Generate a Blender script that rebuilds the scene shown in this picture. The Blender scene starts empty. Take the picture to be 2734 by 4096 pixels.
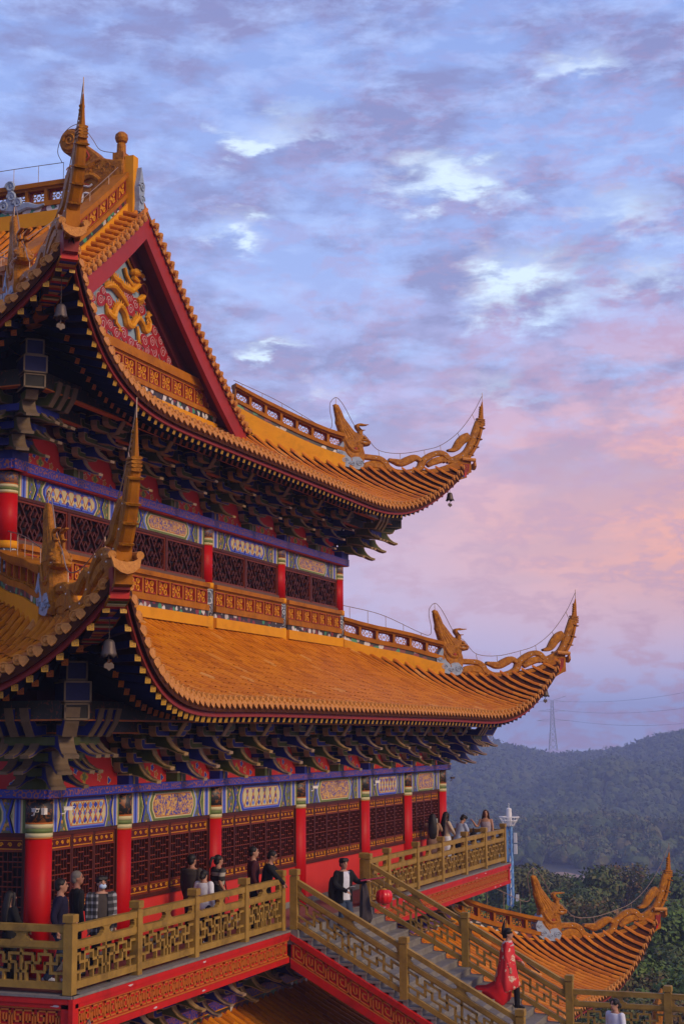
HAZE, EXPO, SKYS, SUNE, SUNV = .00058, 0., .88, 2.35, (-.20, -.85, .48)
import bpy, bmesh, math, random
import numpy as np
from mathutils import Vector, Matrix
random.seed(7); rng = np.random.default_rng(11)
S = bpy.context.scene
COL = S.collection
R_ = math.radians

# ------------------------------------------------------------------ materials
MATS = {}
def lin(c):
    return tuple(((v/255.0)/12.92 if v/255.0 <= 0.04045 else ((v/255.0+0.055)/1.055)**2.4) for v in c)

class N:
    """small node helper"""
    def __init__(s, name):
        s.m = bpy.data.materials.new(name); s.m.use_nodes = True
        s.t = s.m.node_tree; s.n = s.t.nodes; s.l = s.t.links
        s.b = s.n['Principled BSDF']
    def node(s, typ, **kw):
        n = s.n.new(typ)
        for k, v in kw.items():
            if k.startswith('i_'): n.inputs[k[2:].replace('_', ' ')].default_value = v
            else: setattr(n, k, v)
        return n
    def link(s, a, b): s.l.new(a, b)
    def coord(s): return s.node('ShaderNodeTexCoord').outputs['Object']
    def noise(s, scale, detail=4, rough=.6, vec=None, dist=0):
        n = s.node('ShaderNodeTexNoise'); n.inputs['Scale'].default_value = scale
        n.inputs['Detail'].default_value = detail; n.inputs['Roughness'].default_value = rough
        n.inputs['Distortion'].default_value = dist
        s.link(vec if vec is not None else s.coord(), n.inputs['Vector'])
        return n.outputs['Fac']
    def ramp(s, fac, stops, interp='LINEAR'):
        r = s.node('ShaderNodeValToRGB'); e = r.color_ramp.elements
        r.color_ramp.interpolation = interp
        while len(e) < len(stops): e.new(0.5)
        for x, (p, c) in zip(e, stops):
            x.position = p; x.color = (*c, 1) if len(c) == 3 else c
        s.link(fac, r.inputs[0]); return r.outputs[0]
    def mix(s, fac, a, b, mode='MIX'):
        m = s.node('ShaderNodeMix', data_type='RGBA', blend_type=mode)
        for sock, v in ((m.inputs[0], fac), (m.inputs[6], a), (m.inputs[7], b)):
            if isinstance(v, (int, float)): sock.default_value = v
            elif isinstance(v, tuple): sock.default_value = (*v, 1) if len(v) == 3 else v
            else: s.link(v, sock)
        return m.outputs[2]
    def math(s, op, a, b=None, c=None):
        m = s.node('ShaderNodeMath', operation=op)
        for i, v in enumerate((a, b, c)):
            if v is None: continue
            if isinstance(v, (int, float)): m.inputs[i].default_value = v
            else: s.link(v, m.inputs[i])
        return m.outputs[0]
    def bump(s, h, strength=.3, dist=.02):
        b = s.node('ShaderNodeBump'); b.inputs['Strength'].default_value = strength
        b.inputs['Distance'].default_value = dist
        s.link(h, b.inputs['Height']); s.link(b.outputs[0], s.b.inputs['Normal'])

def mat(name, col, rough=.5, dark=None, scale=4., amt=.5, bump=.0, bscale=30., grime=.0, spec=.22, metal=0., rvar=.12):
    if name in MATS: return MATS[name]
    k = N(name); c = tuple(col)
    d = tuple(dark) if dark is not None else tuple(v*.6 for v in c)
    f = k.ramp(k.noise(scale, 6, .65), [(.3, (0, 0, 0)), (.72, (amt, amt, amt))])
    base = k.mix(f, c, d)
    if grime > 0:
        g = k.ramp(k.noise(scale*.45, 8, .75, dist=.6), [(.5, (0, 0, 0)), (.72, (grime, grime, grime))])
        base = k.mix(g, base, tuple(v*.16 + .006 for v in d))
    k.link(base, k.b.inputs['Base Color'])
    rr = k.math('MULTIPLY_ADD', k.noise(scale*2.3, 3), rvar*2, rough-rvar)
    k.link(rr, k.b.inputs['Roughness'])
    k.b.inputs['Specular IOR Level'].default_value = spec
    k.b.inputs['Metallic'].default_value = metal
    if bump: k.bump(k.noise(bscale, 5, .6), bump, .02)
    MATS[name] = k.m
    return k.m

# ------------------------------------------------------------------ objects
def worg(o):
    v = Vector((0, 0, 0))
    while o is not None:
        v += o.location; o = o.parent
    return np.array(v)

class MB:
    def __init__(s): s.v = []; s.f = []; s.m = []; s.mi = {}; s.mats = []; s.cur = 0
    def use(s, m):
        if m.name not in s.mi: s.mi[m.name] = len(s.mats); s.mats.append(m)
        s.cur = s.mi[m.name]; return s
    def face(s, idx): s.f.append(tuple(idx)); s.m.append(s.cur)
    def add(s, pts):
        n = len(s.v); s.v.extend([(float(p[0]), float(p[1]), float(p[2])) for p in pts]); return n
    def poly(s, pts): n = s.add(pts); s.face(range(n, n+len(pts)))
    def hexa(s, b, t):
        """b,t: 4 bottom and 4 top points"""
        n = s.add(list(b)+list(t))
        for f in ((3, 2, 1, 0), (4, 5, 6, 7), (0, 1, 5, 4), (1, 2, 6, 5), (2, 3, 7, 6), (3, 0, 4, 7)): s.face([n+i for i in f])
    def box(s, lo, hi, fr=None):
        (x0, y0, z0), (x1, y1, z1) = lo, hi
        p = [(x0, y0, z0), (x1, y0, z0), (x1, y1, z0), (x0, y1, z0), (x0, y0, z1), (x1, y0, z1), (x1, y1, z1), (x0, y1, z1)]
        if fr: p = [fr(*q) for q in p]
        s.hexa(p[:4], p[4:])
    def prism(s, pts, fr, w0, w1, cap=True, sidemat=None):
        """pts: 2-D polygon (u,v); fr(u,w,v)->xyz ; extruded w0..w1"""
        n = len(pts)
        a = s.add([fr(u, w0, v) for u, v in pts]); b = s.add([fr(u, w1, v) for u, v in pts])
        if cap:
            s.face(range(a+n-1, a-1, -1)); s.face(range(b, b+n))
        c = s.cur
        if sidemat is not None: s.use(sidemat)
        for i in range(n):
            j = (i+1) % n; s.face((a+i, a+j, b+j, b+i))
        s.cur = c
    def loft(s, rings, cap=True, closed=True):
        k = len(rings[0]); idx = [s.add(r) for r in rings]
        for a, b in zip(idx, idx[1:]):
            for i in range(k if closed else k-1):
                j = (i+1) % k; s.face((a+i, a+j, b+j, b+i))
        if cap and closed:
            s.face(range(idx[0]+k-1, idx[0]-1, -1)); s.face(range(idx[-1], idx[-1]+k))
    def tube(s, path, rad, seg=8, cap=True, flat=1.0):
        path = [np.array(p, float) for p in path]
        if isinstance(rad, (int, float)): rad = [rad]*len(path)
        rings = []; ref = None
        for i, p in enumerate(path):
            d = path[min(i+1, len(path)-1)] - path[max(i-1, 0)]
            d = d/(np.linalg.norm(d)+1e-9)
            if ref is None:
                ref = np.array([0, 0, 1.]) if abs(d[2]) < .9 else np.array([1., 0, 0])
            u = np.cross(d, ref); u /= np.linalg.norm(u)+1e-9
            v = np.cross(u, d); ref = v
            rings.append([p + rad[i]*(math.cos(2*math.pi*k/seg)*u + flat*math.sin(2*math.pi*k/seg)*v) for k in range(seg)])
        s.loft(rings, cap)
    def sphere(s, c, r, seg=10, rings=7, fr=None):
        c = np.array(c, float); r = np.array(r if hasattr(r, '__len__') else (r, r, r), float)
        rr = []
        for i in range(1, rings):
            th = math.pi*i/rings
            ring = [c + r*np.array([math.sin(th)*math.cos(2*math.pi*k/seg), math.sin(th)*math.sin(2*math.pi*k/seg), -math.cos(th)]) for k in range(seg)]
            rr.append([fr(*q) for q in ring] if fr else ring)
        n0 = len(s.v); s.loft(rr, cap=False)
        lo = c - r*np.array([0, 0, 1.]); hi = c + r*np.array([0, 0, 1.])
        if fr: lo, hi = fr(*lo), fr(*hi)
        a = s.add([lo, hi]); last = n0+(rings-2)*seg
        for k in range(seg):
            j = (k+1) % seg
            s.face((a, n0+j, n0+k)); s.face((a+1, last+k, last+j))
    def lathe(s, prof, c, seg=16, cap=True):
        """prof: list of (r,z)"""
        s.loft([[(c[0]+r*math.cos(2*math.pi*k/seg), c[1]+r*math.sin(2*math.pi*k/seg), c[2]+z) for k in range(seg)] for r, z in prof], cap)
    def ribbon(s, pts, hw, fr, th, curve=True, n=None, bev=.0):
        """flat band along a 2-D curve (u,v) half width hw, thickness +-th, frame fr(u,w,v)"""
        P = np.array(pts, float)
        m = n or max(6, len(pts)*5)
        if curve: Q = spline(P, m)
        else: Q = P
        H = np.interp(np.linspace(0, 1, len(Q)), np.linspace(0, 1, len(np.atleast_1d(hw))), np.atleast_1d(hw)) if hasattr(hw, '__len__') else np.full(len(Q), hw)
        T = np.gradient(Q, axis=0); T /= np.linalg.norm(T, axis=1)[:, None]+1e-9
        Nn = np.stack([-T[:, 1], T[:, 0]], 1)
        rings = []
        TH = np.interp(np.linspace(0, 1, len(Q)), np.linspace(0, 1, len(np.atleast_1d(th))), np.atleast_1d(th)) if hasattr(th, '__len__') else np.full(len(Q), th)
        for q, nn, h, th in zip(Q, Nn, H, TH):
            a = q+nn*h; b = q-nn*h; a2 = q+nn*h*.6; b2 = q-nn*h*.6
            rings.append([fr(a[0], -th*.55, a[1]), fr(a2[0], -th, a2[1]), fr(b2[0], -th, b2[1]), fr(b[0], -th*.55, b[1]),
                          fr(b[0], th*.55, b[1]), fr(b2[0], th, b2[1]), fr(a2[0], th, a2[1]), fr(a[0], th*.55, a[1])])
        s.loft(rings)
    def build(s, name, parent=None, smooth=False, local=False, recalc=True, coll=True):
        me = bpy.data.meshes.new(name)
        v = np.array(s.v, dtype=np.float64).reshape(-1, 3)
        if not local and parent is not None: v = v - worg(parent)
        me.from_pydata(v.tolist(), [], s.f)
        for m in s.mats: me.materials.append(m)
        me.polygons.foreach_set('material_index', s.m)
        if recalc:
            bm = bmesh.new(); bm.from_mesh(me); bmesh.ops.recalc_face_normals(bm, faces=bm.faces); bm.to_mesh(me); bm.free()
        if smooth: me.polygons.foreach_set('use_smooth', [True]*len(me.polygons))
        me.update()
        o = bpy.data.objects.new(name, me)
        if coll: COL.objects.link(o)
        if parent is not None: o.parent = parent
        return o

def spline(P, m):
    P = np.array(P, float); k = len(P)
    if k < 3: return np.array([P[0]+(P[-1]-P[0])*t for t in np.linspace(0, 1, m)])
    E = np.vstack([2*P[0]-P[1], P, 2*P[-1]-P[-2]]); out = []
    for t in np.linspace(0, k-1-1e-6, m):
        i = int(t); f = t-i; p0, p1, p2, p3 = E[i:i+4]
        out.append(.5*((2*p1)+(p2-p0)*f+(2*p0-5*p1+4*p2-p3)*f*f+(3*p1-p0-3*p2+p3)*f**3))
    return np.array(out)

def inset(pts, d):
    """offset a simple polygon inwards by d"""
    P = [np.array(p, float) for p in pts]; n = len(P)
    area = sum(P[i][0]*P[(i+1) % n][1]-P[(i+1) % n][0]*P[i][1] for i in range(n))
    sg = 1 if area > 0 else -1; out = []
    for i in range(n):
        a, b, c = P[i-1], P[i], P[(i+1) % n]
        e1 = (b-a)/(np.linalg.norm(b-a)+1e-9); e2 = (c-b)/(np.linalg.norm(c-b)+1e-9)
        n1 = sg*np.array([-e1[1], e1[0]]); n2 = sg*np.array([-e2[1], e2[0]])
        k = n1+n2; q = k/(max(.35, np.dot(k, n1)))
        out.append(b+q*d)
    return out

def tag(o, label=None, cat=None, group=None, kind=None):
    if label: o['label'] = label
    if cat: o['category'] = cat
    if group: o['group'] = group
    if kind: o['kind'] = kind
    return o
def empty(name, loc, label=None, cat=None, group=None, rz=0):
    o = bpy.data.objects.new(name, None); COL.objects.link(o)
    o.location = loc; o.rotation_euler = (0, 0, rz); o.empty_display_size = .3
    return tag(o, label, cat, group)
def dup(o, parent=None, matrix=None):
    c = o.copy(); COL.objects.link(c)
    c.parent = parent
    if matrix is not None: c.matrix_local = matrix
    for ch in o.children:
        dup(ch, c)
    return c
def join_at(mb, src, mats_from, M):
    """append a mesh (object src) to builder transformed by matrix M"""
    off = len(mb.v); me = src.data
    mb.v.extend([tuple(M @ v.co) for v in me.vertices])
    mm = []
    for m in me.materials: mb.use(m); mm.append(mb.cur)
    for p in me.polygons:
        mb.f.append(tuple(off+i for i in p.vertices)); mb.m.append(mm[p.material_index])
IDF = lambda a, b, c: (a, b, c)
# ------------------------------------------------------------------ palette
M_tile = None
def tile_mat():
    k = N('glazed_tile')
    vm = k.node('ShaderNodeVectorMath', operation='SNAP'); k.link(k.coord(), vm.inputs[0]); vm.inputs[1].default_value = (.29, .33, 9.)
    wn = k.node('ShaderNodeTexWhiteNoise', noise_dimensions='3D'); k.link(vm.outputs[0], wn.inputs['Vector'])
    a = k.ramp(wn.outputs['Value'], [(0, (.40, .108, .003)), (.3, (.50, .145, .003)), (.7, (.56, .172, .004)), (.96, (.60, .20, .006)), (1., (.60, .29, .08))])
    g = k.ramp(k.noise(1.1, 8, .7), [(.45, (0, 0, 0)), (.75, (.6, .6, .6))])
    b = k.mix(g, a, (.36, .092, .004))
    d = k.ramp(k.noise(14, 5, .7), [(.60, (0, 0, 0)), (.78, (.4, .4, .4))])
    b = k.mix(d, b, (.16, .055, .012))
    k.link(b, k.b.inputs['Base Color'])
    k.link(k.math('MULTIPLY_ADD', k.noise(9, 4), .4, .22), k.b.inputs['Roughness'])
    k.b.inputs['Specular IOR Level'].default_value = .22
    k.bump(k.noise(22, 4), .25, .01)
    return k.m
M_tile = tile_mat()
M_pan = mat('roof_pan', (.075, .018, .003), .75, (.03, .009, .003), 6, .8, .3, spec=.1)  # pan darkened: shade between the tile rows is put into its colour
M_tend = mat('tile_end', (.60, .26, .05), .5, (.36, .115, .015), 22, .9, .6, 60, grime=.35)
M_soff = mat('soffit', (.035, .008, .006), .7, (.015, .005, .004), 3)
M_fasc = mat('fascia_red', (.24, .018, .014), .55, (.18, .03, .026), 5, .6, .1, grime=.35)
M_bred = mat('barge_red', (.32, .022, .018), .5, (.22, .02, .018), 1.6, .7, .1, grime=.3)
M_dred = mat('dark_red', (.09, .008, .008), .6, (.05, .006, .006), 3)
M_red = mat('column_red', (.46, .002, .004), .5, (.33, .003, .004), 1.6, .8, .05, spec=.18)
M_wred = mat('wall_red', (.55, .035, .028), .5, (.46, .022, .018), .8, .7, .05)
M_org = mat('orange_plaster', (.66, .285, .008), .6, (.55, .20, .006), 1.7, .7, .12, grime=.4, spec=.1)
M_orgd = mat('ridge_orange', (.42, .145, .005), .6, (.24, .07, .005), 2.2, .8, .2, grime=.55, spec=.1)
M_gold = mat('carved_gold', (.68, .31, .014), .45, (.42, .14, .007), 20, .8, .3, 60, spec=.15)
M_orn = mat('ornament_amber', (.46, .175, .006), .45, (.20, .058, .004), 9, 1., 1., 22, grime=.5, spec=.15)
M_ornr = mat('carved_red', (.34, .04, .012), .55, (.2, .02, .01), 9, .7)
M_cloud = mat('cloud_grey', (.30, .36, .46), .55, (.20, .25, .33), 9, .8, .4, 30, grime=.3)
M_cwhite = mat('cloud_white', (.52, .44, .45), .55, (.42, .34, .35), 9, .6)
M_cred = mat('cloud_red', (.30, .012, .014), .5, (.24, .012, .016), 6, .7)
M_relief = mat('relief_blue', (.24, .33, .42), .6, (.17, .24, .32), 3, .9, .2, grime=.2)
M_blue = mat('paint_blue', (.030, .050, .40), .45, (.022, .035, .26), 8, .6)
M_lblue = mat('paint_lightblue', (.14, .22, .62), .5, (.10, .16, .5), 10, .6)
M_dblue = mat('bracket_blue', (.014, .020, .19), .5, (.010, .014, .12), 5, .7, grime=.3)
M_dgreen = mat('bracket_green', (.065, .078, .014), .5, (.035, .044, .009), 5, .7, grime=.3)
M_green = mat('paint_green', (.12, .17, .05), .5, (.09, .12, .04), 8, .6)
M_cream = mat('paint_cream', (.52, .47, .27), .5, (.42, .37, .20), 12, .5)
M_edge = mat('bracket_edge', (.36, .235, .10), .55, (.24, .15, .07), 7, .7, grime=.3)
M_edgd = mat('bracket_edge_shaded', (.16, .11, .065), .55, (.10, .07, .05), 7, .7, grime=.3)  # edge paint darkened, putting the eave shade at near corners into the colour
M_lav = mat('bracket_edge_blue', (.32, .22, .14), .55, (.20, .14, .12), 7, .7)
M_wood = mat('window_brown', (.075, .014, .007), .5, (.045, .009, .006), 6, .8, .15)
M_woodr = mat('lattice_red', (.17, .026, .006), .5, (.09, .012, .005), 9, .8)
M_sillw = mat('weathered_sill', (.13, .07, .055), .7, (.08, .045, .04), 8, .8)
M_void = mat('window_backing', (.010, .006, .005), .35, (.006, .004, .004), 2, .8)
M_manji = mat('rafter_gold', (.50, .28, .03), .5, (.36, .17, .02), 20, .7)
M_raft = mat('rafter_blue', (.010, .012, .075), .6, (.006, .007, .04), 9, .7, grime=.2)
M_rdark = mat('rafter_dark', (.016, .014, .012), .6, (.008, .007, .006), 4)
M_stone = mat('grey_stone', (.20, .185, .17), .75, (.13, .12, .115), 5, .8, .3, 24, grime=.4)
M_white = mat('painted_white', (.70, .68, .66), .5, (.55, .53, .52), 6, .5)
M_wire = mat('wire_metal', (.30, .21, .17), .45, metal=.4)
M_bell = mat('bell_metal', (.10, .075, .065), .5, (.06, .045, .04), 9, .7, metal=.5)
M_rail = mat('railing_ochre', (.33, .20, .040), .6, (.19, .11, .022), 3.2, .9, .2, 18, grime=.6, spec=.2)
M_fred = mat('fascia_bright_red', (.50, .012, .009), .5, (.36, .012, .010), 2.2, .9, .10, grime=.5)
M_fret = mat('fret_gold', (.50, .15, .022), .45, (.36, .07, .012), 9, .7)

def pattern_mat(name, ground, marks, scale, thr=.5, kind='noise', rough=.5):
    k = N(name); c = k.coord()
    if kind == 'noise':
        f = k.noise(scale, 3, .55, dist=1.6)
        col = k.ramp(f, [(0, ground), (thr-.03, ground), (thr, marks[0]), (min(.99, thr+.09), marks[0]), (min(.995, thr+.11), marks[-1])], 'CONSTANT')
    elif kind == 'cells':
        v = k.node('ShaderNodeTexVoronoi'); v.inputs['Scale'].default_value = scale; k.link(c, v.inputs['Vector'])
        sep = k.node('ShaderNodeSeparateColor'); k.link(v.outputs['Color'], sep.inputs[0])
        n = len(marks); col = k.ramp(sep.outputs[0], [(i/n, m) for i, m in enumerate(marks)], 'CONSTANT')
        r = k.ramp(v.outputs['Distance'], [(0, (0, 0, 0)), (thr, (0, 0, 0)), (thr+.05, (1, 1, 1))])
        col = k.mix(r, col, ground)
    else:   # scrolls
        v = k.node('ShaderNodeTexVoronoi'); v.inputs['Scale'].default_value = scale; k.link(c, v.inputs['Vector'])
        s_ = k.math('SINE', k.math('MULTIPLY', v.outputs['Distance'], 17.))
        col = k.ramp(s_, [(0, ground), (.55, ground), (.7, marks[0])])
    k.link(col, k.b.inputs['Base Color']); k.b.inputs['Roughness'].default_value = rough
    MATS[name] = k.m; return k.m
M_raftmark = None
GOLDC, BLUEC, GREENC, CREAMC = (.50, .24, .03), (.035, .055, .38), (.10, .14, .04), (.5, .45, .25)
M_pdrag = pattern_mat('beam_dragon', (.05, .05, .28), [(.50, .25, .04), (.58, .40, .14)], 12, .47)
M_pflow = pattern_mat('beam_flower', (.09, .10, .06), [(.05, .07, .42), (.5, .24, .03), (.12, .14, .05), (.06, .08, .36)], 14, .45, 'cells')
M_pscroll = pattern_mat('cornice_scroll', (.022, .026, .27), [(.30, .085, .035)], 7.5, .5, 'scroll')
M_pcap = pattern_mat('column_scroll', (.020, .022, .026), [(.22, .075, .02)], 9, .55)
M_pcapb = pattern_mat('column_scroll_blue', (.06, .06, .13), [(.26, .11, .04)], 12, .5)
M_pstrip = pattern_mat('painted_strip', (.02, .016, .016), [(.55, .52, .50), (.04, .22, .11), (.02, .018, .02), (.20, .02, .03), (.02, .018, .02), (.03, .025, .02), (.16, .03, .03), (.42, .38, .36)], 5.5, .62, 'cells')
M_pbeam = pattern_mat('eave_beam_marks', (.020, .020, .010), [(.13, .032, .010)], 10, .60)
M_pwave = None
def wave_mat():
    k = N('wave_scales'); w = k.node('ShaderNodeTexVoronoi'); w.inputs['Scale'].default_value = 4.2; k.link(k.coord(), w.inputs['Vector'])
    s_ = k.math('SINE', k.math('MULTIPLY', w.outputs['Distance'], 24.))
    col = k.ramp(s_, [(0, (.06, .07, .10)), (.5, (.17, .21, .27)), (.8, (.25, .29, .36)), (.95, (.5, .5, .5))])
    k.link(col, k.b.inputs['Base Color']); k.b.inputs['Roughness'].default_value = .6; k.bump(s_, .5, .02); return k.m
M_pwave = wave_mat()

# ------------------------------------------------------------------ temple frame
temple = empty('temple', (12., 8., -9.), 'red and gold multi-tiered temple hall with upturned orange tiled roofs', 'temple')

class Tier:
    def __init__(s, X0, Y0, LR, LF, z0, T, E, lift, a, p, kind):
        s.X0, s.Y0, s.LR, s.LF, s.z0, s.T, s.E, s.lift, s.a, s.p, s.kind = X0, Y0, LR, LF, z0, T, E, lift, a, p, kind
        s.X1, s.Y1 = X0+LR, Y0+LF
    def side(s, c):
        X0, X1, Y0, Y1 = s.X0, s.X1, s.Y0, s.Y1
        return {'R': lambda a, o, z: (X0+a, Y0-o, z), 'F': lambda a, o, z: (X0-o, Y0+a, z),
                'B': lambda a, o, z: (X1+o, Y0+a, z), 'L': lambda a, o, z: (X0+a, Y1+o, z)}[c]
    def L(s, c): return s.LR if c in 'RL' else s.LF
    def prof(s, o):
        return s.z0 - .62*o + .0368*o*o if s.kind == 'skirt' else s.z0 - .4696*o + .0213*o*o
    def z(s, m, o):
        k = max(0., (m+s.a)/(s.T+s.a))**s.p
        f = min(1., max(0., o/1.5)) if s.kind == 'skirt' else min(1., max(0., (o+4)/2.5))
        if s.kind == 'skirt': b = .52*min(1., max(0., o/1.6))*max(0., 1-(o/s.T)**3)
        else: b = .52*max(0., 1-(max(0., o+3)/(s.T+3))**3)
        return s.prof(o) + s.lift*k*f + b*math.exp(-abs(o-m)/.85)
    def m(s, c, a): return max(-a, a-s.L(c))
    def eave(s, m):
        return s.E + (s.T-s.E)*max(0., (m+4.)/(s.T+4.))**2.4
    def top(s, c, a):
        m = s.m(c, a)
        if s.kind == 'skirt': return max(m, 0.)
        if c in 'FB':
            return -s.LR/2 if (a >= 1.9 and a <= s.LF-1.9) else max(m, -2.5)
        return max(m, -2.5)
T_low = Tier(2.6, 2.5, 18.8, 11.6, 6.85, 5.9, 4.7, 2.25, 1.1, 3.4, 'skirt')
T_up = Tier(2.6, 2.5, 18.8, 11.6, 11.904, 3.45, 2.4, 2.5, 4.2, 3.0, 'main')
T_base = Tier(0., 0., 23.9, 16.6, -1.65, 5.9, 4.7, 2.25, 1.1, 3.4, 'skirt')

# ------------------------------------------------------------------ roofs
def roof_side(t, c, detail=True, amax=99):
    fr = t.side(c); L = t.L(c); mb = MB()
    al = [-t.T+.02] + list(np.linspace(-t.T+.2, L+t.T-.2, 90)) + [L+t.T-.02]
    if t.kind == 'main' and c in 'FB':
        for q in (1.9, L-1.9): al += [q-1e-3, q+1e-3]
        al = sorted(al)
    cols = []
    for a in al:
        m = t.m(c, a); e = t.eave(m); tp = min(t.top(c, a), e-.01)
        os_ = np.linspace(tp, e, 13)
        cols.append([(a, o, t.z(m, o)) for o in os_])
    for ca, cb in zip(cols, cols[1:]):
        if cb[0][0]-ca[0][0] < .01: continue
        for i in range(12):
            q = [ca[i], cb[i], cb[i+1], ca[i+1]]
            mb.use(M_pan); mb.poly([fr(*x) for x in q])
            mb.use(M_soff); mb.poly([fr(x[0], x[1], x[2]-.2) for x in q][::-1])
        mb.use(M_pan); q = [ca[12], cb[12]]
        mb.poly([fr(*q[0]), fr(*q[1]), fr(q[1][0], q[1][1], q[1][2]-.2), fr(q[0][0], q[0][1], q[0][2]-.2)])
    if not detail: return mb.build('roof_slope', temple, recalc=False)
    mb.use(M_tile); ends = MB()
    a = -t.T+.14
    while a < min(L+t.T-.1, amax):
        m = t.m(c, a); e = t.eave(m); tp = t.top(c, a)
        if e-tp > .12:
            n = max(1, int(round((e-tp)/.33)))
            for i in range(n):
                o0 = tp+(e-tp)*i/n; o1 = tp+(e-tp)*(i+1)/n+.015
                rr = []
                jz = random.uniform(-.004, .006); ja = random.uniform(-.006, .006)
                for o, r in ((o0, .080), (o1, .092)):
                    z = t.z(m, o)+.022+jz
                    rr.append([fr(a+ja+r*math.cos(th), o, z+r*math.sin(th)) for th in (0, .63, 1.26, 1.88, 2.51, math.pi)])
                idx = [mb.add(x) for x in rr]
                for k in range(5): mb.face((idx[0]+k, idx[0]+k+1, idx[1]+k+1, idx[1]+k))
            # round end disc
            z = t.z(m, e)+.035; ends.use(M_tend)
            rr = []
            for o, r in ((e-.05, .092), (e+.012, .092), (e+.02, .076), (e+.008, .062), (e+.012, .04), (e+.03, .02)):
                rr.append([fr(a+r*math.cos(2*math.pi*k/10), o, z+r*math.sin(2*math.pi*k/10)) for k in range(10)])
            ends.loft(rr)
            a2 = a+.145; m2 = t.m(c, a2); e2 = t.eave(m2)
            if m2 < t.T-.12:
                z2 = t.z(m2, e2)
                pts = [(-.095, .03), (.095, .03), (.10, -.03), (.065, -.09), (0, -.14), (-.065, -.09), (-.10, -.03)]
                ends.prism([(a2+u, z2+v) for u, v in pts], lambda u, w, v, e2=e2, z2=z2: fr(u, w+(v-z2)*-.25, v), e2-.02, e2+.015)
        a += .29
    o = mb.build('roof_slope', temple, smooth=False, recalc=False)
    ends.build('eave_tile', o)
    # fascia board under the tiles
    fb = MB().use(M_fasc); rows = []
    for a in np.linspace(-t.T+.05, min(L+t.T-.05, amax+3), 140):
        m = t.m(c, a); e = t.eave(m)-.07; z = t.z(m, e)
        a_ = min(max(a, -e), L+e)
        rows.append([fr(a_, e, z-.03), fr(a_, e, z-.31), fr(a_, e-.06, z-.31), fr(a_, e-.06, z-.03)])
    fb.loft(rows); fb.build('fascia_board', temple)
    return o
roofs = {}
for nm, t in (('low', T_low), ('up', T_up), ('base', T_base)):
    roofs[nm+'R'] = roof_side(t, 'R', True)
    roofs[nm+'F'] = roof_side(t, 'F', nm != 'base', 8)
    roofs[nm+'B'] = roof_side(t, 'B', False)
    roofs[nm+'L'] = roof_side(t, 'L', False)

# ------------------------------------------------------------------ rafters
def rafter_mesh(dark=False, ln=1.3):
    mb = MB().use(M_rdark if dark else M_raft); h = .055
    mb.box((-ln, -h, -h), (0, h, h))
    g = M_manji if not dark else M_fret
    mb.use(g); f = lambda u, w, v: (w, u, v)
    for b in ((-h, -h, h, -h+.018), (-h, h-.018, h, h), (-h, -h+.018, -h+.018, h-.018), (h-.018, -h+.018, h, h-.018)):
        mb.box((0, b[0], b[1]), (.005, b[2], b[3]))
    q = .009; s_ = .034   # key mark
    for b in ((-q, -s_, q, s_), (-s_, -q, -q, q), (q, -q, s_, q), (-s_, s_-2*q+.0, -q, s_), (q, -s_, s_, -s_+2*q), (-s_, -s_, -s_+2*q, -q), (s_-2*q, q, s_, s_)):
        mb.box((0, b[0], b[1]), (.004, b[2], b[3]))
    return mb.build('rafter', local=True, coll=False)
RF, RD = rafter_mesh(), rafter_mesh(True, 1.7)
CAM0 = np.array([-23.88, -14.57, 4.02])
def rafter_rows():
    L = []
    for t in (T_low, T_up, T_base):
        for c in 'RF':
            if t is T_base and c == 'F': continue
            fr = t.side(c); Ln = t.L(c)
            for src, back, drop, sp in ((RF, .13, .375, .31), (RD, .72, .50, .31)):
                a = -t.T+.45+(.3 if src is RD else 0)
                while a < (Ln+t.T-.45 if c == 'R' else 9):
                    m = t.m(c, a); e = t.eave(m)-back
                    if m < e+.1:
                        k = max(0, (m+1.5)/(t.T+1.5))**1.3*.7
                        sg = -1 if a < Ln/2 else 1
                        # inward direction in (a,o)
                        da, do = -sg*math.sin(k), -math.cos(k)
                        z0 = t.z(m, e)-drop
                        a1, o1 = a+da*1.1, e+do*1.1
                        z1 = t.z(max(-a1, a1-Ln), max(o1, max(-a1, a1-Ln)))-drop-.02
                        p0 = np.array(fr(a, e, z0)); p1 = np.array(fr(a1, o1, z1))
                        x = (p0-p1)/np.linalg.norm(p0-p1); y = np.cross([0, 0, 1], x); y /= np.linalg.norm(y); z = np.cross(x, y)
                        Mx = Matrix(((x[0], y[0], z[0], p0[0]), (x[1], y[1], z[1], p0[1]), (x[2], y[2], z[2], p0[2]), (0, 0, 0, 1)))
                        L.append((np.linalg.norm(p0-CAM0) + (6 if src is RD else 0), src, Mx, (t, c)))
                    a += sp
    L.sort(key=lambda q: q[0])
    off = Matrix.Translation(-Vector(worg(temple)))
    for d, src, Mx, k in L[:100]:
        o = bpy.data.objects.new('rafter', src.data); COL.objects.link(o); o.parent = temple; o.matrix_local = off @ Mx
    mb = MB()
    for d, src, Mx, k in L[100:]: join_at(mb, src, None, Mx)
    o = mb.build('rafter_rows', temple, recalc=False); o['kind'] = 'stuff'
rafter_rows()

# ------------------------------------------------------------------ hip corners: beam, ridge wall, ornament, finial, wires
R2 = math.sqrt(2)
class Corner:
    def __init__(s, t, far):
        s.t = t; s.far = far
        s.ox, s.oy = (t.X1 if far else t.X0), t.Y0; s.sx = 1 if far else -1
        s.nrm = np.array([1., s.sx, 0])/R2     # sideways
    def P(s, q, w, z): return np.array([s.ox+s.sx*q, s.oy-q, z]) + s.nrm*w
    def fr(s): return lambda q, w, z: tuple(s.P(q, w, z))

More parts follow.
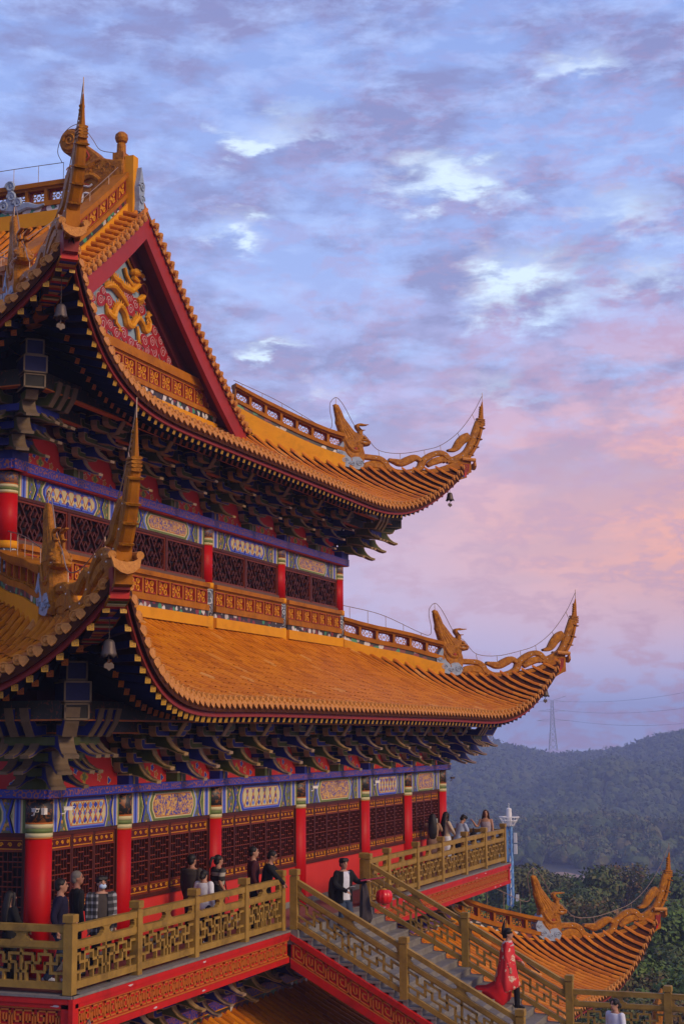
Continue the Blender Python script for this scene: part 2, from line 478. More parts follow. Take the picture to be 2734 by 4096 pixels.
def corner_beam(k):
    t = k.t; mb = MB(); seq = [M_ornr, M_tend, M_dblue, M_fred, M_cream, M_dgreen, M_fred, M_edge, M_blue]
    qs = np.arange(.9 if t.kind == 'skirt' else .6, t.T-.12, .055)
    for i, q in enumerate(qs[:-1]):
        q1 = qs[i+1]
        mb.use(seq[i % len(seq)])
        z0, z1 = t.z(q, q)-.30, t.z(q1, q1)-.30
        w = .15
        dp = .3-.14*max(0, (q-t.T+1.2)/1.2); mb.hexa([k.P(q, -w, z0-dp), k.P(q, w, z0-dp), k.P(q1, w, z1-dp), k.P(q1, -w, z1-dp)], [k.P(q, -w, z0), k.P(q, w, z0), k.P(q1, w, z1), k.P(q1, -w, z1)])
    mb.use(M_orgd)
    dz_ = lambda q: t.z(q, q)+.14*max(0, (q-t.T+1.2)/1.2)
    for sg in (-1, 1):
        mb.loft([[k.P(q, sg*.15, dz_(q)-.60), k.P(q, sg*.175, dz_(q)-.60), k.P(q, sg*.175, dz_(q)-.56), k.P(q, sg*.15, dz_(q)-.56)] for q in qs])
    mb.use(M_fasc); q = t.T-.12; z = t.z(q, q)
    mb.hexa([k.P(q-.1, -.15, z-.44), k.P(q-.1, .15, z-.44), k.P(q+.03, .13, z-.38), k.P(q+.03, -.13, z-.38)], [k.P(q-.1, -.16, z-.05), k.P(q-.1, .16, z-.05), k.P(q+.05, .16, z-.03), k.P(q+.05, -.16, z-.03)])
    # wide drip tile across the tip and its two small caps
    mb.use(M_tend); e = t.T+.04; z = t.z(t.T, t.T)
    pts = [(-.24, .05), (-.12, -.02), (0, -.04), (.12, -.02), (.24, .05), (.2, -.12), (.1, -.2), (0, -.23), (-.1, -.2), (-.2, -.12)]
    mb.prism([(u, z-.02+v) for u, v in pts], lambda u, w, v: tuple(k.P(w-(v-z)*.2, u, v)), e-.02, e+.03)
    for sg in (-1, 1): mb.tube([k.P(e-.3, sg*.16, z+.08), k.P(e+.02, sg*.22, z+.05)], [.06, .066], 8)
    mb.build('corner_beam', temple)
    # stacked blue and green boxes carrying the beam
    mb = MB(); zb = (4.36 if t is T_low else 10.69 if t is T_up else -4.14); ob = 1.35 + (2.5 if t.kind == 'skirt' and t is T_low else 0.)
    if t is not T_base:
        for (h0, h1, w, m_) in ((-.02, .26, .20, M_rdark), (.27, .62, .22, M_raft), (.63, .95, .17, M_raft)):
            if t.z(ob, ob)-.35 < zb+h1: h1 = max(h0+.08, t.z(ob, ob)-.35-zb)
            for (sg, wi, me, ex) in ((0, w, m_, 0), (0, w+.012, M_edgd, 1)):
                if not ex:
                    mb.use(me); mb.hexa([k.P(ob-w, -w, zb+h0), k.P(ob-w, w, zb+h0), k.P(ob+w, w, zb+h0), k.P(ob+w, -w, zb+h0)], [k.P(ob-w, -w, zb+h1), k.P(ob-w, w, zb+h1), k.P(ob+w, w, zb+h1), k.P(ob+w, -w, zb+h1)])
                else:
                    mb.use(me)
                    for zz in (zb+h0, zb+h1-.03): mb.hexa([k.P(ob-wi, -wi, zz), k.P(ob-wi, wi, zz), k.P(ob+wi, wi, zz), k.P(ob+wi, -wi, zz)], [k.P(ob-wi, -wi, zz+.03), k.P(ob-wi, wi, zz+.03), k.P(ob+wi, wi, zz+.03), k.P(ob+wi, -wi, zz+.03)])
                    for s1 in (-1, 1): mb.hexa([k.P(ob+wi-.02, s1*wi, zb+h0), k.P(ob+wi, s1*wi, zb+h0), k.P(ob+wi, s1*(wi-.03), zb+h0), k.P(ob+wi-.02, s1*(wi-.03), zb+h0)], [k.P(ob+wi-.02, s1*wi, zb+h1), k.P(ob+wi, s1*wi, zb+h1), k.P(ob+wi, s1*(wi-.03), zb+h1), k.P(ob+wi-.02, s1*(wi-.03), zb+h1)])
        mb.build('corner_block', temple)

def ring_tube(mb, fr, cu, cv, r, rad, w=0., n=10):
    pts = [fr(cu+r*math.cos(2*math.pi*i/n), w, cv+r*math.sin(2*math.pi*i/n)) for i in range(n+1)]
    mb.tube(pts, rad, 5, cap=False)

def ornament(mb, fr, u0, u1, v0, v1, w=0.):
    """pierced flower carving"""
    mb.use(M_gold); cu, cv = (u0+u1)/2, (v0+v1)/2; du, dv = (u1-u0)/2, (v1-v0)/2; r = min(du, dv)
    for sx in (-1, 1):
        for sy in (-1, 1):
            ring_tube(mb, fr, cu+sx*du*.5, cv+sy*dv*.5, r*.36, r*.11, w, 9)
    ring_tube(mb, fr, cu, cv, r*.2, r*.1, w, 7)
    mb.use(M_ornr)
    t_ = .022
    for b in ((u0, v0, u1, v0+t_), (u0, v1-t_, u1, v1), (u0, v0, u0+t_, v1), (u1-t_, v0, u1, v1)):
        mb.box((b[0], w-.05, b[1]), (b[2], w+.05, b[3]), fr)
    for (cx_, cy_) in ((u0, v0), (u1, v0), (u1, v1), (u0, v1)):
        mb.sphere((cx_+(.03 if cx_ == u0 else -.03), w, cy_+(.03 if cy_ == v0 else -.03)), .035, 5, 4, fr)

def ridge_wall(name, pts, nrm, pierced=True, unit=.56, levels=(-.12, .27, .40, .52, .84, .98), thick=.13, caps=True, parent=None, trim=0.):
    """wall of carved panels along a base line"""
    P = np.array(pts, float); d = np.r_[0, np.cumsum(np.linalg.norm(np.diff(P, axis=0), axis=1))]
    n = max(1, int(round(d[-1]/unit))); S_ = np.linspace(0, d[-1], n+1)
    Q = np.stack([np.interp(S_, d, P[:, i]) for i in range(3)], 1); nrm = np.array(nrm, float)
    mb = MB(); l0, l1, l2, l3, l4, l5 = levels
    def seg(p0, p1, w, z0, z1):
        mb.hexa([p0-nrm*w+[0, 0, z0], p0+nrm*w+[0, 0, z0], p1+nrm*w+[0, 0, z0], p1-nrm*w+[0, 0, z0]],
                [p0-nrm*w+[0, 0, z1], p0+nrm*w+[0, 0, z1], p1+nrm*w+[0, 0, z1], p1-nrm*w+[0, 0, z1]])
    for i in range(n):
        p0, p1 = Q[i], Q[i+1]; ln = np.linalg.norm(p1-p0)
        mb.use(M_org); seg(p0, p1, thick+.07, l0, l1)
        mb.use(M_pstrip); seg(p0, p1, thick+.02, l1, l2)
        mb.use(M_orgd); seg(p0, p1, thick+.06, l2, l3)
        seg(p0, p1, thick+.075, l4+.03, l5); seg(p0, p1, thick+.02, l4, l4+.03)
        fr = lambda u, w, v, p0=p0, p1=p1, ln=ln: tuple(p0+(p1-p0)*(u/ln)+nrm*w+np.array([0, 0, v]))
        pw = min(.085, ln*.16)
        mb.box((0, -thick, l3), (pw/2, thick, l4), fr); mb.box((ln-pw/2, -thick, l3), (ln, thick, l4), fr)
        h = l4-l3; top = l4-h*.10
        mb.box((pw/2, -thick, top), (ln-pw/2, thick, l4), fr); mb.box((pw/2, -thick, l3), (ln-pw/2, thick, l3+h*.06), fr)
        if pierced: ornament(mb, fr, pw/2+.02, ln-pw/2-.02, l3+h*.06, top, 0.)
        else:
            mb.use(M_ornr); mb.box((pw/2, -thick+.04, l3+h*.06), (ln-pw/2, thick-.045, top), fr)
            ornament(mb, fr, pw/2+.02, ln-pw/2-.02, l3+h*.06, top, thick-.03)
    return mb.build(name, temple if parent is None else parent)

# curves of the hip ornaments, in metres along the hip (q) and up (z), lower tier
S1 = [[3.141, 6.46], [3.341, 6.448], [3.529, 6.429], [3.662, 6.322], [3.74, 6.174], [3.928, 6.044], [4.2, 6.042], [4.42, 6.112], [4.573, 6.239], [4.632, 6.424], [4.717, 6.544], [4.872, 6.682], [5.069, 6.771], [5.208, 6.74], [5.303, 6.624], [5.429, 6.593], [5.6, 6.688], [5.758, 6.821], [5.862, 6.994], [5.937, 7.201], [6.014, 7.443], [6.092, 7.72], [6.154, 7.929]]
S2 = [[3.11, 6.13], [3.257, 6.199], [3.445, 6.218], [3.578, 6.155], [3.644, 6.023]]
S3 = [[3.771, 6.424], [3.933, 6.377], [4.096, 6.347], [4.262, 6.45], [4.4, 6.537], [4.51, 6.529], [4.605, 6.44]]
S4 = [[4.768, 6.326], [4.923, 6.457], [5.064, 6.534], [5.176, 6.553], [5.253, 6.487]]
S5 = [[5.309, 6.878], [5.493, 6.944], [5.639, 7.193], [5.785, 7.368], [5.886, 7.432]]
S6 = [[5.767, 6.583], [5.915, 6.825], [6.034, 7.067], [6.11, 7.275], [6.164, 7.482], [6.223, 7.794], [6.244, 7.967]]
S7 = [[6.17, 7.80], [6.21, 8.034], [6.23, 8.276], [6.26, 8.64]]
HB = [[3.094, 5.95], [3.388, 5.93], [3.656, 5.90], [3.926, 5.885], [4.198, 5.91], [4.473, 5.99], [4.751, 6.12], [5.03, 6.215], [5.312, 6.355], [5.541, 6.51], [5.741, 6.65], [5.86, 6.78]]
HB2 = [[2.2, 6.02], [2.6, 5.93], [3.093, 5.84], [3.385, 5.76], [3.653, 5.70], [3.923, 5.69], [4.195, 5.72], [4.47, 5.82], [4.748, 5.94], [5.028, 6.06], [5.31, 6.23], [5.596, 6.42], [5.85, 6.60]]
WL = [[2.058, 7.369], [2.319, 7.295], [2.361, 7.526], [2.312, 7.887], [2.328, 8.151], [2.462, 8.322], [2.593, 8.195], [2.722, 7.935], [2.954, 7.397], [3.217, 7.123], [3.52, 6.717], [4.074, 6.663], [4.709, 6.846], [5.13, 7.043], [5.59, 7.515], [5.988, 8.191], [6.262, 8.848]]
DRG = [[2.385, 8.071], [2.446, 8.113], [2.525, 8.076], [2.602, 7.881], [2.665, 7.668], [2.756, 7.523], [2.834, 7.377], [2.899, 7.263], [2.991, 7.19], [3.045, 7.218], [3.124, 7.154], [3.19, 7.106], [3.229, 7.024], [3.281, 6.943], [3.302, 6.877], [3.266, 6.82], [3.186, 6.798], [3.119, 6.79], [3.11, 6.724], [3.135, 6.625], [3.155, 6.494], [3.125, 6.262], [3.096, 6.0], [2.857, 5.98], [2.634, 6.05], [2.53, 6.317], [2.506, 6.48], [2.521, 6.644], [2.564, 6.908], [2.573, 7.039], [2.54, 7.137], [2.49, 7.333], [2.439, 7.496], [2.446, 7.661], [2.429, 7.792], [2.405, 7.956]]
HORN = [[3.044, 7.16], [3.054, 7.284], [2.994, 7.382], [2.976, 7.464], [3.049, 7.5], [3.142, 7.493], [3.244, 7.506]]
HORN2 = [[3.0, 7.39], [3.046, 7.317], [3.099, 7.312], [3.161, 7.321]]
CLD = [[2.43, 6.577], [2.523, 6.775], [2.576, 6.875], [2.602, 6.777], [2.586, 6.613], [2.677, 6.451], [2.768, 6.354], [2.861, 6.405], [2.98, 6.408], [3.059, 6.31], [3.091, 6.163], [3.042, 6.047], [2.949, 6.0], [2.777, 6.03], [2.607, 6.08], [2.503, 6.2], [2.427, 6.445]]
def lf(q, w, z): return ((q-3.)*R2, w, z-6.)     # local frame of the hip ornaments

def spiral(mb, fr, c, r, w, rad, turns=1.6, n=16, flip=1):
    pts = []
    for i in range(n+1):
        f = i/n; th = f*turns*2*math.pi; rr = r*(1-.85*f)
        pts.append(fr(c[0]+flip*rr*math.cos(th), w, c[1]+rr*math.sin(th)))
    mb.tube(pts, [rad]*len(pts), 5)

def finial_src():
    mb = MB().use(M_orn); th = .085
    for pts, hw in ((S1, .092), (S2, [.07, .125, .12, .08]), (S3, [.05, .115, .125, .105, .06]), (S4, [.07, .115, .11, .06]), (S5, [.04, .10, .135, .12]), (HB, .06)):
        mb.ribbon(pts, hw, lf, th)
    mb.ribbon([[3.2, 6.06], [3.45, 6.05], [3.64, 5.98], [3.8, 5.99]], [.07, .08, .07, .05], lf, th*.8)
    mb.ribbon([[5.28, 6.5], [5.5, 6.55], [5.7, 6.68], [5.85, 6.86]], [.06, .07, .07, .06], lf, th*.9)
    mb.ribbon([[5.95, 7.12], [6.03, 7.3], [6.08, 7.5]], [.02, .05, .03], lf, th*.8)
    mb.use(M_orgd)
    mb.ribbon(S6, [.05, .05, .045, .04, .04, .035], lf, [.12, .112, .104, .095, .082, .07])
    mb.ribbon(S7, [.075, .07, .062, .052, .038, .010], lf, [.068, .06, .052, .043, .034, .024, .010])
    # base kerb sitting on the hip
    n = 40; q = np.linspace(2.2, 5.88, n); z1 = np.interp(q, [p[0] for p in HB], [p[1] for p in HB]); z0 = np.interp(q, [p[0] for p in HB2], [p[1] for p in HB2])-.42
    z1 = np.maximum(np.where(q < 3.1, np.interp(q, [2.2, 3.1], [6.18, 5.97]), z1), z0+.1)
    mb.use(M_orgd); mb.loft([[lf(a, -.14, b), lf(a, .14, b), lf(a, .12, c_), lf(a, -.12, c_)] for a, b, c_ in zip(q, z0, z1)])
    # ring nodes on the outer edge
    mb.use(M_orn)
    for f in (.15, .36, .58, .8):
        p = spline(S6, 41)[int(f*40)]; mb.ribbon([[p[0]-.07, p[1]+.03], [p[0]+.07, p[1]-.03]], .020, lf, .122, False)
    for dz in (0, .06, .12, .18): mb.ribbon([[6.1, 7.86+dz], [6.30, 7.84+dz]], .026, lf, .085, False)
    for dz in np.arange(.28, .62, .075): mb.sphere(lf(6.16+dz*.08, 0, 7.86+dz), (.045, .06, .045), 7, 5)
    o = mb.build('finial', local=True, coll=False)
    st = MB().use(M_white)
    for i in range(8, 112, 9):
        p = spline(S1, 120)[i]
        for sg in (-1, 1): st.sphere(lf(p[0], sg*.088, p[1]), .017, 6, 4)
    return o, st.build('stud', local=True, coll=False)
def dragon_src():
    mb = MB().use(M_orn)
    # body as a stack of insets so the edge is rounded
    lay = [(inset(DRG, .045), .16), (inset(DRG, .012), .11), (DRG, .05)]
    rings = []
    tw = lambda z: float(np.interp(z, [6.0, 6.9, 7.2, 7.5, 8.1], [1.15, 1.05, .85, .52, .36]))
    for pts, w in lay: rings.append([lf(p[0], -w*tw(p[1]), p[1]) for p in pts])
    for pts, w in lay[::-1]: rings.append([lf(p[0], w*tw(p[1]), p[1]) for p in pts])
    mb.loft(rings)
    for pts, hw in ((HORN, [.05, .04, .035, .03, .012]), (HORN2, [.03, .025, .01])):
        for w in (-.07, .07): mb.ribbon(pts, hw, lambda q, ww, z, w=w: lf(q, ww+w, z), .035)
    # mane and tail strands
    for i, off in enumerate((-.045, -.02, .005, .03)):
        pts = [[2.47+off, 7.98], [2.52+off*1.2, 7.7], [2.6+off*1.8, 7.45], [2.72+off*2.6, 7.2], [2.8+off*3.4, 6.98]]
        for sg in (-1, 1): mb.tube([lf(p[0], sg*.155*tw(p[1]), p[1]) for p in spline(pts, 12)], [.020]*12, 5)
    for sg in (-1, 1):
        w = sg*.16
        mb.sphere(lf(3.13, w, 7.05), (.06, .05, .045), 8, 6)                       # brow
        mb.tube([lf(3.02, w, 6.88), lf(3.12, w*1.05, 6.86), lf(3.24, w*.8, 6.87)], [.03, .04, .03], 6)   # jaw
        mb.tube([lf(3.06, w, 6.97), lf(3.18, w*1.0, 6.98), lf(3.28, w*.7, 6.93)], [.03, .045, .03], 6)   # muzzle
        spiral(mb, lf, (2.98, 6.86), .07, w, .022); spiral(mb, lf, (2.95, 6.72), .06, w, .022, flip=-1)
        mb.tube([lf(p[0], w, p[1]) for p in spline([[2.64, 6.95], [2.72, 6.75], [2.84, 6.6], [2.98, 6.62], [2.96, 6.76]], 14)], [.03, .04, .05, .055, .06, .06, .06, .06, .055, .05, .045, .04, .03, .02], 6)
        mb.tube([lf(p[0], w, p[1]) for p in spline([[2.62, 6.7], [2.7, 6.5], [2.78, 6.35], [2.8, 6.2]], 9)], .035, 5)
        mb.use(M_ornr); mb.sphere(lf(2.9, w, 6.66), (.075, .04, .06), 8, 5); mb.use(M_white)
        mb.sphere(lf(3.16, w*.98, 7.0), (.02, .03, .014), 6, 4)
        mb.tube([lf(3.1, w*1.02, 6.915), lf(3.2, w*.95, 6.91), lf(3.27, w*.75, 6.90)], .012, 4); mb.use(M_orn)
    o = mb.build('dragon_ornament', local=True, coll=False)
    c = MB().use(M_cloud); c.prism(CLD, lf, -.185, .185)
    c.use(M_cloud)
    for sg in (-1, 1):
        for cc, r, fl in (((2.99, 6.21), .10, 1), ((2.80, 6.17), .075, -1), ((2.62, 6.27), .085, 1), ((2.52, 6.5), .06, -1)):
            spiral(c, lf, cc, r, sg*.19, .024, flip=fl)
    return o, c.build('cloud_base', local=True, coll=False)
FIN, STUD = finial_src(); DRA, CLO = dragon_src()

def place_local(src, k, dq, dz, parent):
    """source built along +x = outward hip direction"""
    ang = math.atan2(-1, k.sx)
    p = k.P(3.+dq, 0, 6.+dz)
    Mx = Matrix.Translation(Vector(p)) @ Matrix.Rotation(ang, 4, 'Z')
    o = bpy.data.objects.new(src.data.name, src.data); COL.objects.link(o)
    o.parent = parent
    if parent is temple: o.matrix_local = Matrix.Translation(-Vector(worg(temple))) @ Mx
    return o
CORN = [(Corner(T_low, False), 0., 0.16), (Corner(T_low, True), 0., 0.), (Corner(T_up, False), -2.45, 6.66), (Corner(T_up, True), -2.45, 6.50), (Corner(T_base, True), -.05, -8.52), (Corner(T_base, False), -.05, -8.52)]
for k, dq, dz in CORN:
    corner_beam(k)
    f = place_local(FIN, k, dq, dz, temple); f.name = 'finial'
    s_ = place_local(STUD, k, 0, 0, f); s_.name = 'stud'
    d = place_local(DRA, k, dq, dz, temple); d.name = 'dragon_ornament'
    c_ = place_local(CLO, k, 0, 0, d); c_.name = 'cloud_base'
    t = k.t; q0 = .12 if t.kind == 'skirt' else -2.45; q1 = 2.62+dq
    qs = np.linspace(q0, q1, 14)
    up_ = lambda q: t.z(q, q) + (-.10+.34*min(1., max(0., -q/2.4)) if t.kind == 'main' else (-.46*min(1., q/1.5) if t is T_base else -.12*min(1., q/1.5)))
    ridge_wall('hip_ridge', [k.P(q, 0, up_(q)) for q in qs], k.nrm, True, .58, (-.38, .27, .40, .52, .84, .98))
    # lightning conductor wire on small stands
    w = MB().use(M_wire)
    WW = [[q0, t.z(q0, q0)+1.35]] + ([[(q0+2.058+dq)/2, t.z((q0+2.058+dq)/2, (q0+2.058+dq)/2)+1.3]]) + [[a+dq, b+dz] for a, b in WL]
    sp = spline(WW, 110); w.tube([k.P(q, 0, z) for q, z in sp], .011, 5)
    for q in np.linspace(q0+.2, 2.1+dq, 5): w.tube([k.P(q, 0, up_(q)+.95), k.P(q, 0, np.interp(q, sp[:40, 0], sp[:40, 1]))], .010, 4)
    for (a, b), (a2, b2) in (((2.46, 8.10), (2.46, 8.32)), ((3.22, 7.02), (3.217, 7.12)), ((3.55, 6.45), (3.52, 6.71)), ((4.08, 6.35), (4.07, 6.66)), ((4.72, 6.55), (4.70, 6.84)), ((5.14, 6.78), (5.12, 7.04)), ((5.66, 7.3), (5.58, 7.51)), ((6.06, 7.95), (5.98, 8.19)), ((6.262, 8.6), (6.262, 8.95))):
        w.tube([k.P(a+dq, 0, b+dz), k.P(a2+dq, 0, b2+dz)], .010, 4)
    w.build('lightning_wire', temple)
# ------------------------------------------------------------------ gable and main ridge
XM = 12.0
def zg(x):   # main roof height at the gable
    return T_up.prof(-min(x-T_up.X0, T_up.X1-x))
def gable():
    xs0 = 5.35
    L_ = np.linspace(xs0, XM, 22)
    for flip in (0, 1):
        X = (lambda x: 2*XM-x) if flip else (lambda x: x)
        mb = MB().use(M_bred)
        mb.loft([[(X(x), 4.38, zg(x)-.78), (X(x), 4.38, zg(x)-.10), (X(x), 4.52, zg(x)-.10), (X(x), 4.52, zg(x)-.78)] for x in L_])
        mb.use(M_dred)
        mb.loft([[(X(x), 4.52, zg(x)-.52), (X(x), 4.52, zg(x)-.16), (X(x), 5.1, zg(x)-.16), (X(x), 5.1, zg(x)-.52)] for x in L_])
        mb.use(M_dred)
        mb.loft([[(X(x), 4.96, zg(x)-1.05), (X(x), 4.96, zg(x)-.5), (X(x), 5.12, zg(x)-.5), (X(x), 5.12, zg(x)-1.05)] for x in L_[2:]])
        mb.build('bargeboard', temple)
        # short tiles on the gable edge
        mb = MB().use(M_tile); en = MB()
        ln = np.array([[x, zg(x)] for x in np.linspace(xs0-.1, XM-.05, 200)]); d = np.r_[0, np.cumsum(np.linalg.norm(np.diff(ln, axis=0), axis=1))]
        for s_ in np.arange(.15, d[-1]-.1, .31):
            x = np.interp(s_, d, ln[:, 0]); z = np.interp(s_, d, ln[:, 1])+.02
            mb.use(M_tile)
            q = lambda y: (X(x), y, z-.04+(y-4.3)*.36)
            for y0, y1 in ((5.02, 4.63), (4.645, 4.24)):
                mb.tube([q(y0), q(y1)], [.072, .082], 9)
            en.use(M_tend); en.tube([q(4.30), q(4.225), q(4.222), q(4.21)], [.090, .090, .07, .04], 10)
            x2 = np.interp(s_+.155, d, ln[:, 0]); z2 = np.interp(s_+.155, d, ln[:, 1])-.0
            pts = [(-.11, .02), (.11, .02), (.10, -.07), (0, -.17), (-.10, -.07)]
            en.prism([(X(x2)+u, z2+v-u*(.6 if not flip else -.6)*1) for u, v in pts], lambda u, w, v: (u, w, v), 4.30, 4.33)
        mb.use(M_org); mb.loft([[(X(x), 4.42, zg(x)-.10), (X(x), 4.42, zg(x)-.01), (X(x), 5.2, zg(x)+.03), (X(x), 5.2, zg(x)-.10)] for x in L_])
        o = mb.build('gable_tiles', temple); en.build('eave_tile', o)
        # carved ridge running up the gable edge
        pts = [(X(x), 5.10, zg(x)+.06) for x in np.linspace(5.0, XM-.12, 24)]
        ridge_wall('gable_ridge', pts, (0, -1, 0), False, .66, (-.12, .30, .46, .60, 1.02, 1.20), .14)
        w = MB().use(M_wire); q = [(X(x), 5.12, zg(x)+1.5) for x in np.linspace(5.3, XM-.3, 14)]
        w.tube(q, .011, 5)
        for p in q[::2]: w.tube([p, (p[0], p[1], p[2]-.32)], .010, 4)
        w.build('lightning_wire', temple)
    # back wall and relief
    wall = MB().use(M_relief)
    n = 24; xs = np.linspace(5.3, 2*XM-5.3, n)
    wall.loft([[(x, 5.14, 13.2), (x, 5.14, max(13.25, zg(x)-.3)), (x, 5.3, max(13.25, zg(x)-.3)), (x, 5.3, 13.2)] for x in xs])
    gw = wall.build('gable_relief', temple)
    rl = MB(); gf = lambda u, w, v: (u, 5.14-w, v)
    D1 = [[11.0, 15.86], [11.179, 15.953], [11.459, 16.007], [11.747, 15.919], [11.99, 15.818], [12.211, 15.7]]
    D1b = [[11.3, 16.45], [11.452, 16.25], [11.737, 16.228], [11.884, 16.149], [12.223, 16.151], [12.42, 16.152], [12.663, 16.317], [12.959, 16.498], [13.163, 16.456], [13.169, 16.259], [13.021, 16.096], [12.772, 15.98]]
    D2 = [[11.082, 15.45], [11.204, 15.205], [11.439, 15.171], [11.573, 15.396], [11.758, 15.564], [12.0, 15.508], [12.15, 15.355], [12.253, 15.165], [12.497, 15.178], [12.69, 15.373], [12.886, 15.496], [13.141, 15.39], [13.298, 15.232], [13.5, 15.332], [13.547, 15.542], [13.44, 15.688], [13.592, 15.777], [13.902, 15.883]]
    def clip(u): return zg(u)-1.0
    rl.use(M_gold)
    for P, r in ((D1, [.03, .11, .13, .13, .12, .10]), (D1b, [.05, .12, .14, .14, .14, .14, .13, .13, .13, .13, .12, .1]), (D2, [.03, .12, .15, .13, .13, .13, .13, .14, .13, .12, .12, .11, .11, .1, .09, .08, .06, .03])):
        q = spline(P, len(P)*6); rr = np.interp(np.linspace(0, 1, len(q)), np.linspace(0, 1, len(r)), r)
        rl.tube([gf(a, .06, b) for a, b in q], list(rr*.95), 8, flat=.7)
        for i in range(2, len(q)-2, 2): rl.sphere(gf(q[i][0], .06+rr[i]*.62, q[i][1]), (.03, .03, .03), 5, 4); nx_ = np.array([-(q[i+1][1]-q[i-1][1]), q[i+1][0]-q[i-1][0]]); nx_ /= np.linalg.norm(nx_)+1e-6; rl.tube([gf(q[i][0]+nx_[0]*rr[i]*.6, .07, q[i][1]+nx_[1]*rr[i]*.6), gf(q[i][0]+nx_[0]*(rr[i]+.07), .07, q[i][1]+nx_[1]*(rr[i]+.07))], [.035, .008], 4)
    rl.sphere(gf(12.62, .1, 16.72), (.24, .16, .13), 10, 7); rl.sphere(gf(12.9, .12, 16.70), (.16, .12, .09), 8, 6)
    rl.tube([gf(12.5, .1, 16.56), gf(12.75, .12, 16.52), gf(12.98, .1, 16.55)], [.07, .07, .04], 7)
    for i in range(7):
        a = i/6; rl.tube([gf(12.5, .1, 16.75+.02*i), gf(12.3-.05*i, .08, 16.9+.03*i), gf(12.25+.02*i, .05, 17.0+.04*i)], [.05, .035, .012], 5)
    for L_ in ([[12.05, 16.7], [12.16, 16.52], [12.36, 16.4], [12.66, 16.3]], [[11.58, 15.2], [11.62, 15.05], [11.8, 14.97]], [[12.79, 15.25], [12.85, 15.1], [12.9, 14.9]]):
        rl.tube([gf(a, .08, b) for a, b in L_], .06, 6)
        for dx in (-.1, 0, .1): rl.tube([gf(L_[-1][0], .08, L_[-1][1]), gf(L_[-1][0]+dx+.05, .1, L_[-1][1]-.1)], [.04, .012], 5)
    rl.use(M_white); rl.sphere(gf(12.95, .2, 16.62), (.06, .04, .04), 6, 4); rl.sphere(gf(12.7, .22, 16.78), (.035, .03, .03), 6, 4)
    rl.build('relief_dragon', gw)
    cl = MB()
    clouds = [(10.531, 14.798, 70), (10.96, 14.884, 75), (11.329, 14.931, 55), (11.687, 14.784, 60), (12.067, 14.866, 60), (10.826, 15.48, 55), (11.286, 15.557, 60), (12.377, 15.922, 60), (12.726, 15.845, 55), (12.434, 15.646, 60), (13.079, 15.816, 60), (12.179, 15.989, 40), (13.305, 14.964, 60), (13.741, 15.045, 65), (12.907, 14.721, 50), (13.465, 14.707, 50), (13.878, 14.78, 70), (14.403, 14.903, 70), (14.994, 15.068, 75), (14.73, 14.702, 50), (15.221, 14.764, 60), (13.915, 15.386, 60), (14.441, 15.542, 55), (14.236, 15.19, 60), (14.606, 15.406, 45), (13.79, 16.178, 45), (14.061, 15.873, 45), (14.277, 15.703, 45), (10.25, 15.163, 60), (13.42, 16.427, 50), (12.578, 15.806, 50), (10.954, 15.749, 40), (10.374, 15.428, 40), (13.275, 16.115, 40), (9.8, 14.85, 70), (9.3, 14.75, 60), (15.6, 14.8, 60), (12.5, 14.7, 60)]
    rd = random.Random(3)
    for i, (x, z, r) in enumerate(clouds):
        if z > zg(x)-.85: continue
        r = r*.0042; cl = MB()
        cl.use(M_cwhite); cl.lathe_y = None
        k0 = rd.random()*6.28; ring = []
        lob = [(x+r*1.02*(1+.12*math.cos(3*t_+k0))*math.cos(t_), z+r*.85*(1+.12*math.cos(3*t_+k0))*math.sin(t_)) for t_ in np.linspace(0, 2*math.pi, 19)[:-1]]
        dd = .03+.006*(i % 5)
        cl.prism(lob, gf, 0, dd)
        cl.use(M_cred); cl.prism(inset(lob, .016), gf, dd-.002, dd+.022)
        cl.use(M_cwhite); spiral(cl, gf, (x, z), r*.62, dd+.02, .010, 1.7, 16, flip=1 if i % 2 else -1)
        cl.build('relief_cloud', gw)
    cl = MB()
    for x0 in np.arange(10., 15., 1.0):
        cl.use(M_cred); cl.prism([(x0, 14.5), (x0+1.0, 14.5), (x0+.9, 14.72), (x0+.5, 14.66), (x0+.1, 14.74)], gf, 0, .024)
    cl.build('relief_cloud_bank', gw)
    # carved parapet at the foot of the gable
    xs = np.linspace(6.6, 2*XM-6.6, 20)
    ridge_wall('gable_parapet', [(x, 4.98, 13.22) for x in xs], (0, -1, 0), False, .72, (-.1, .14, .34, .48, .98, 1.26), .14)
gable()

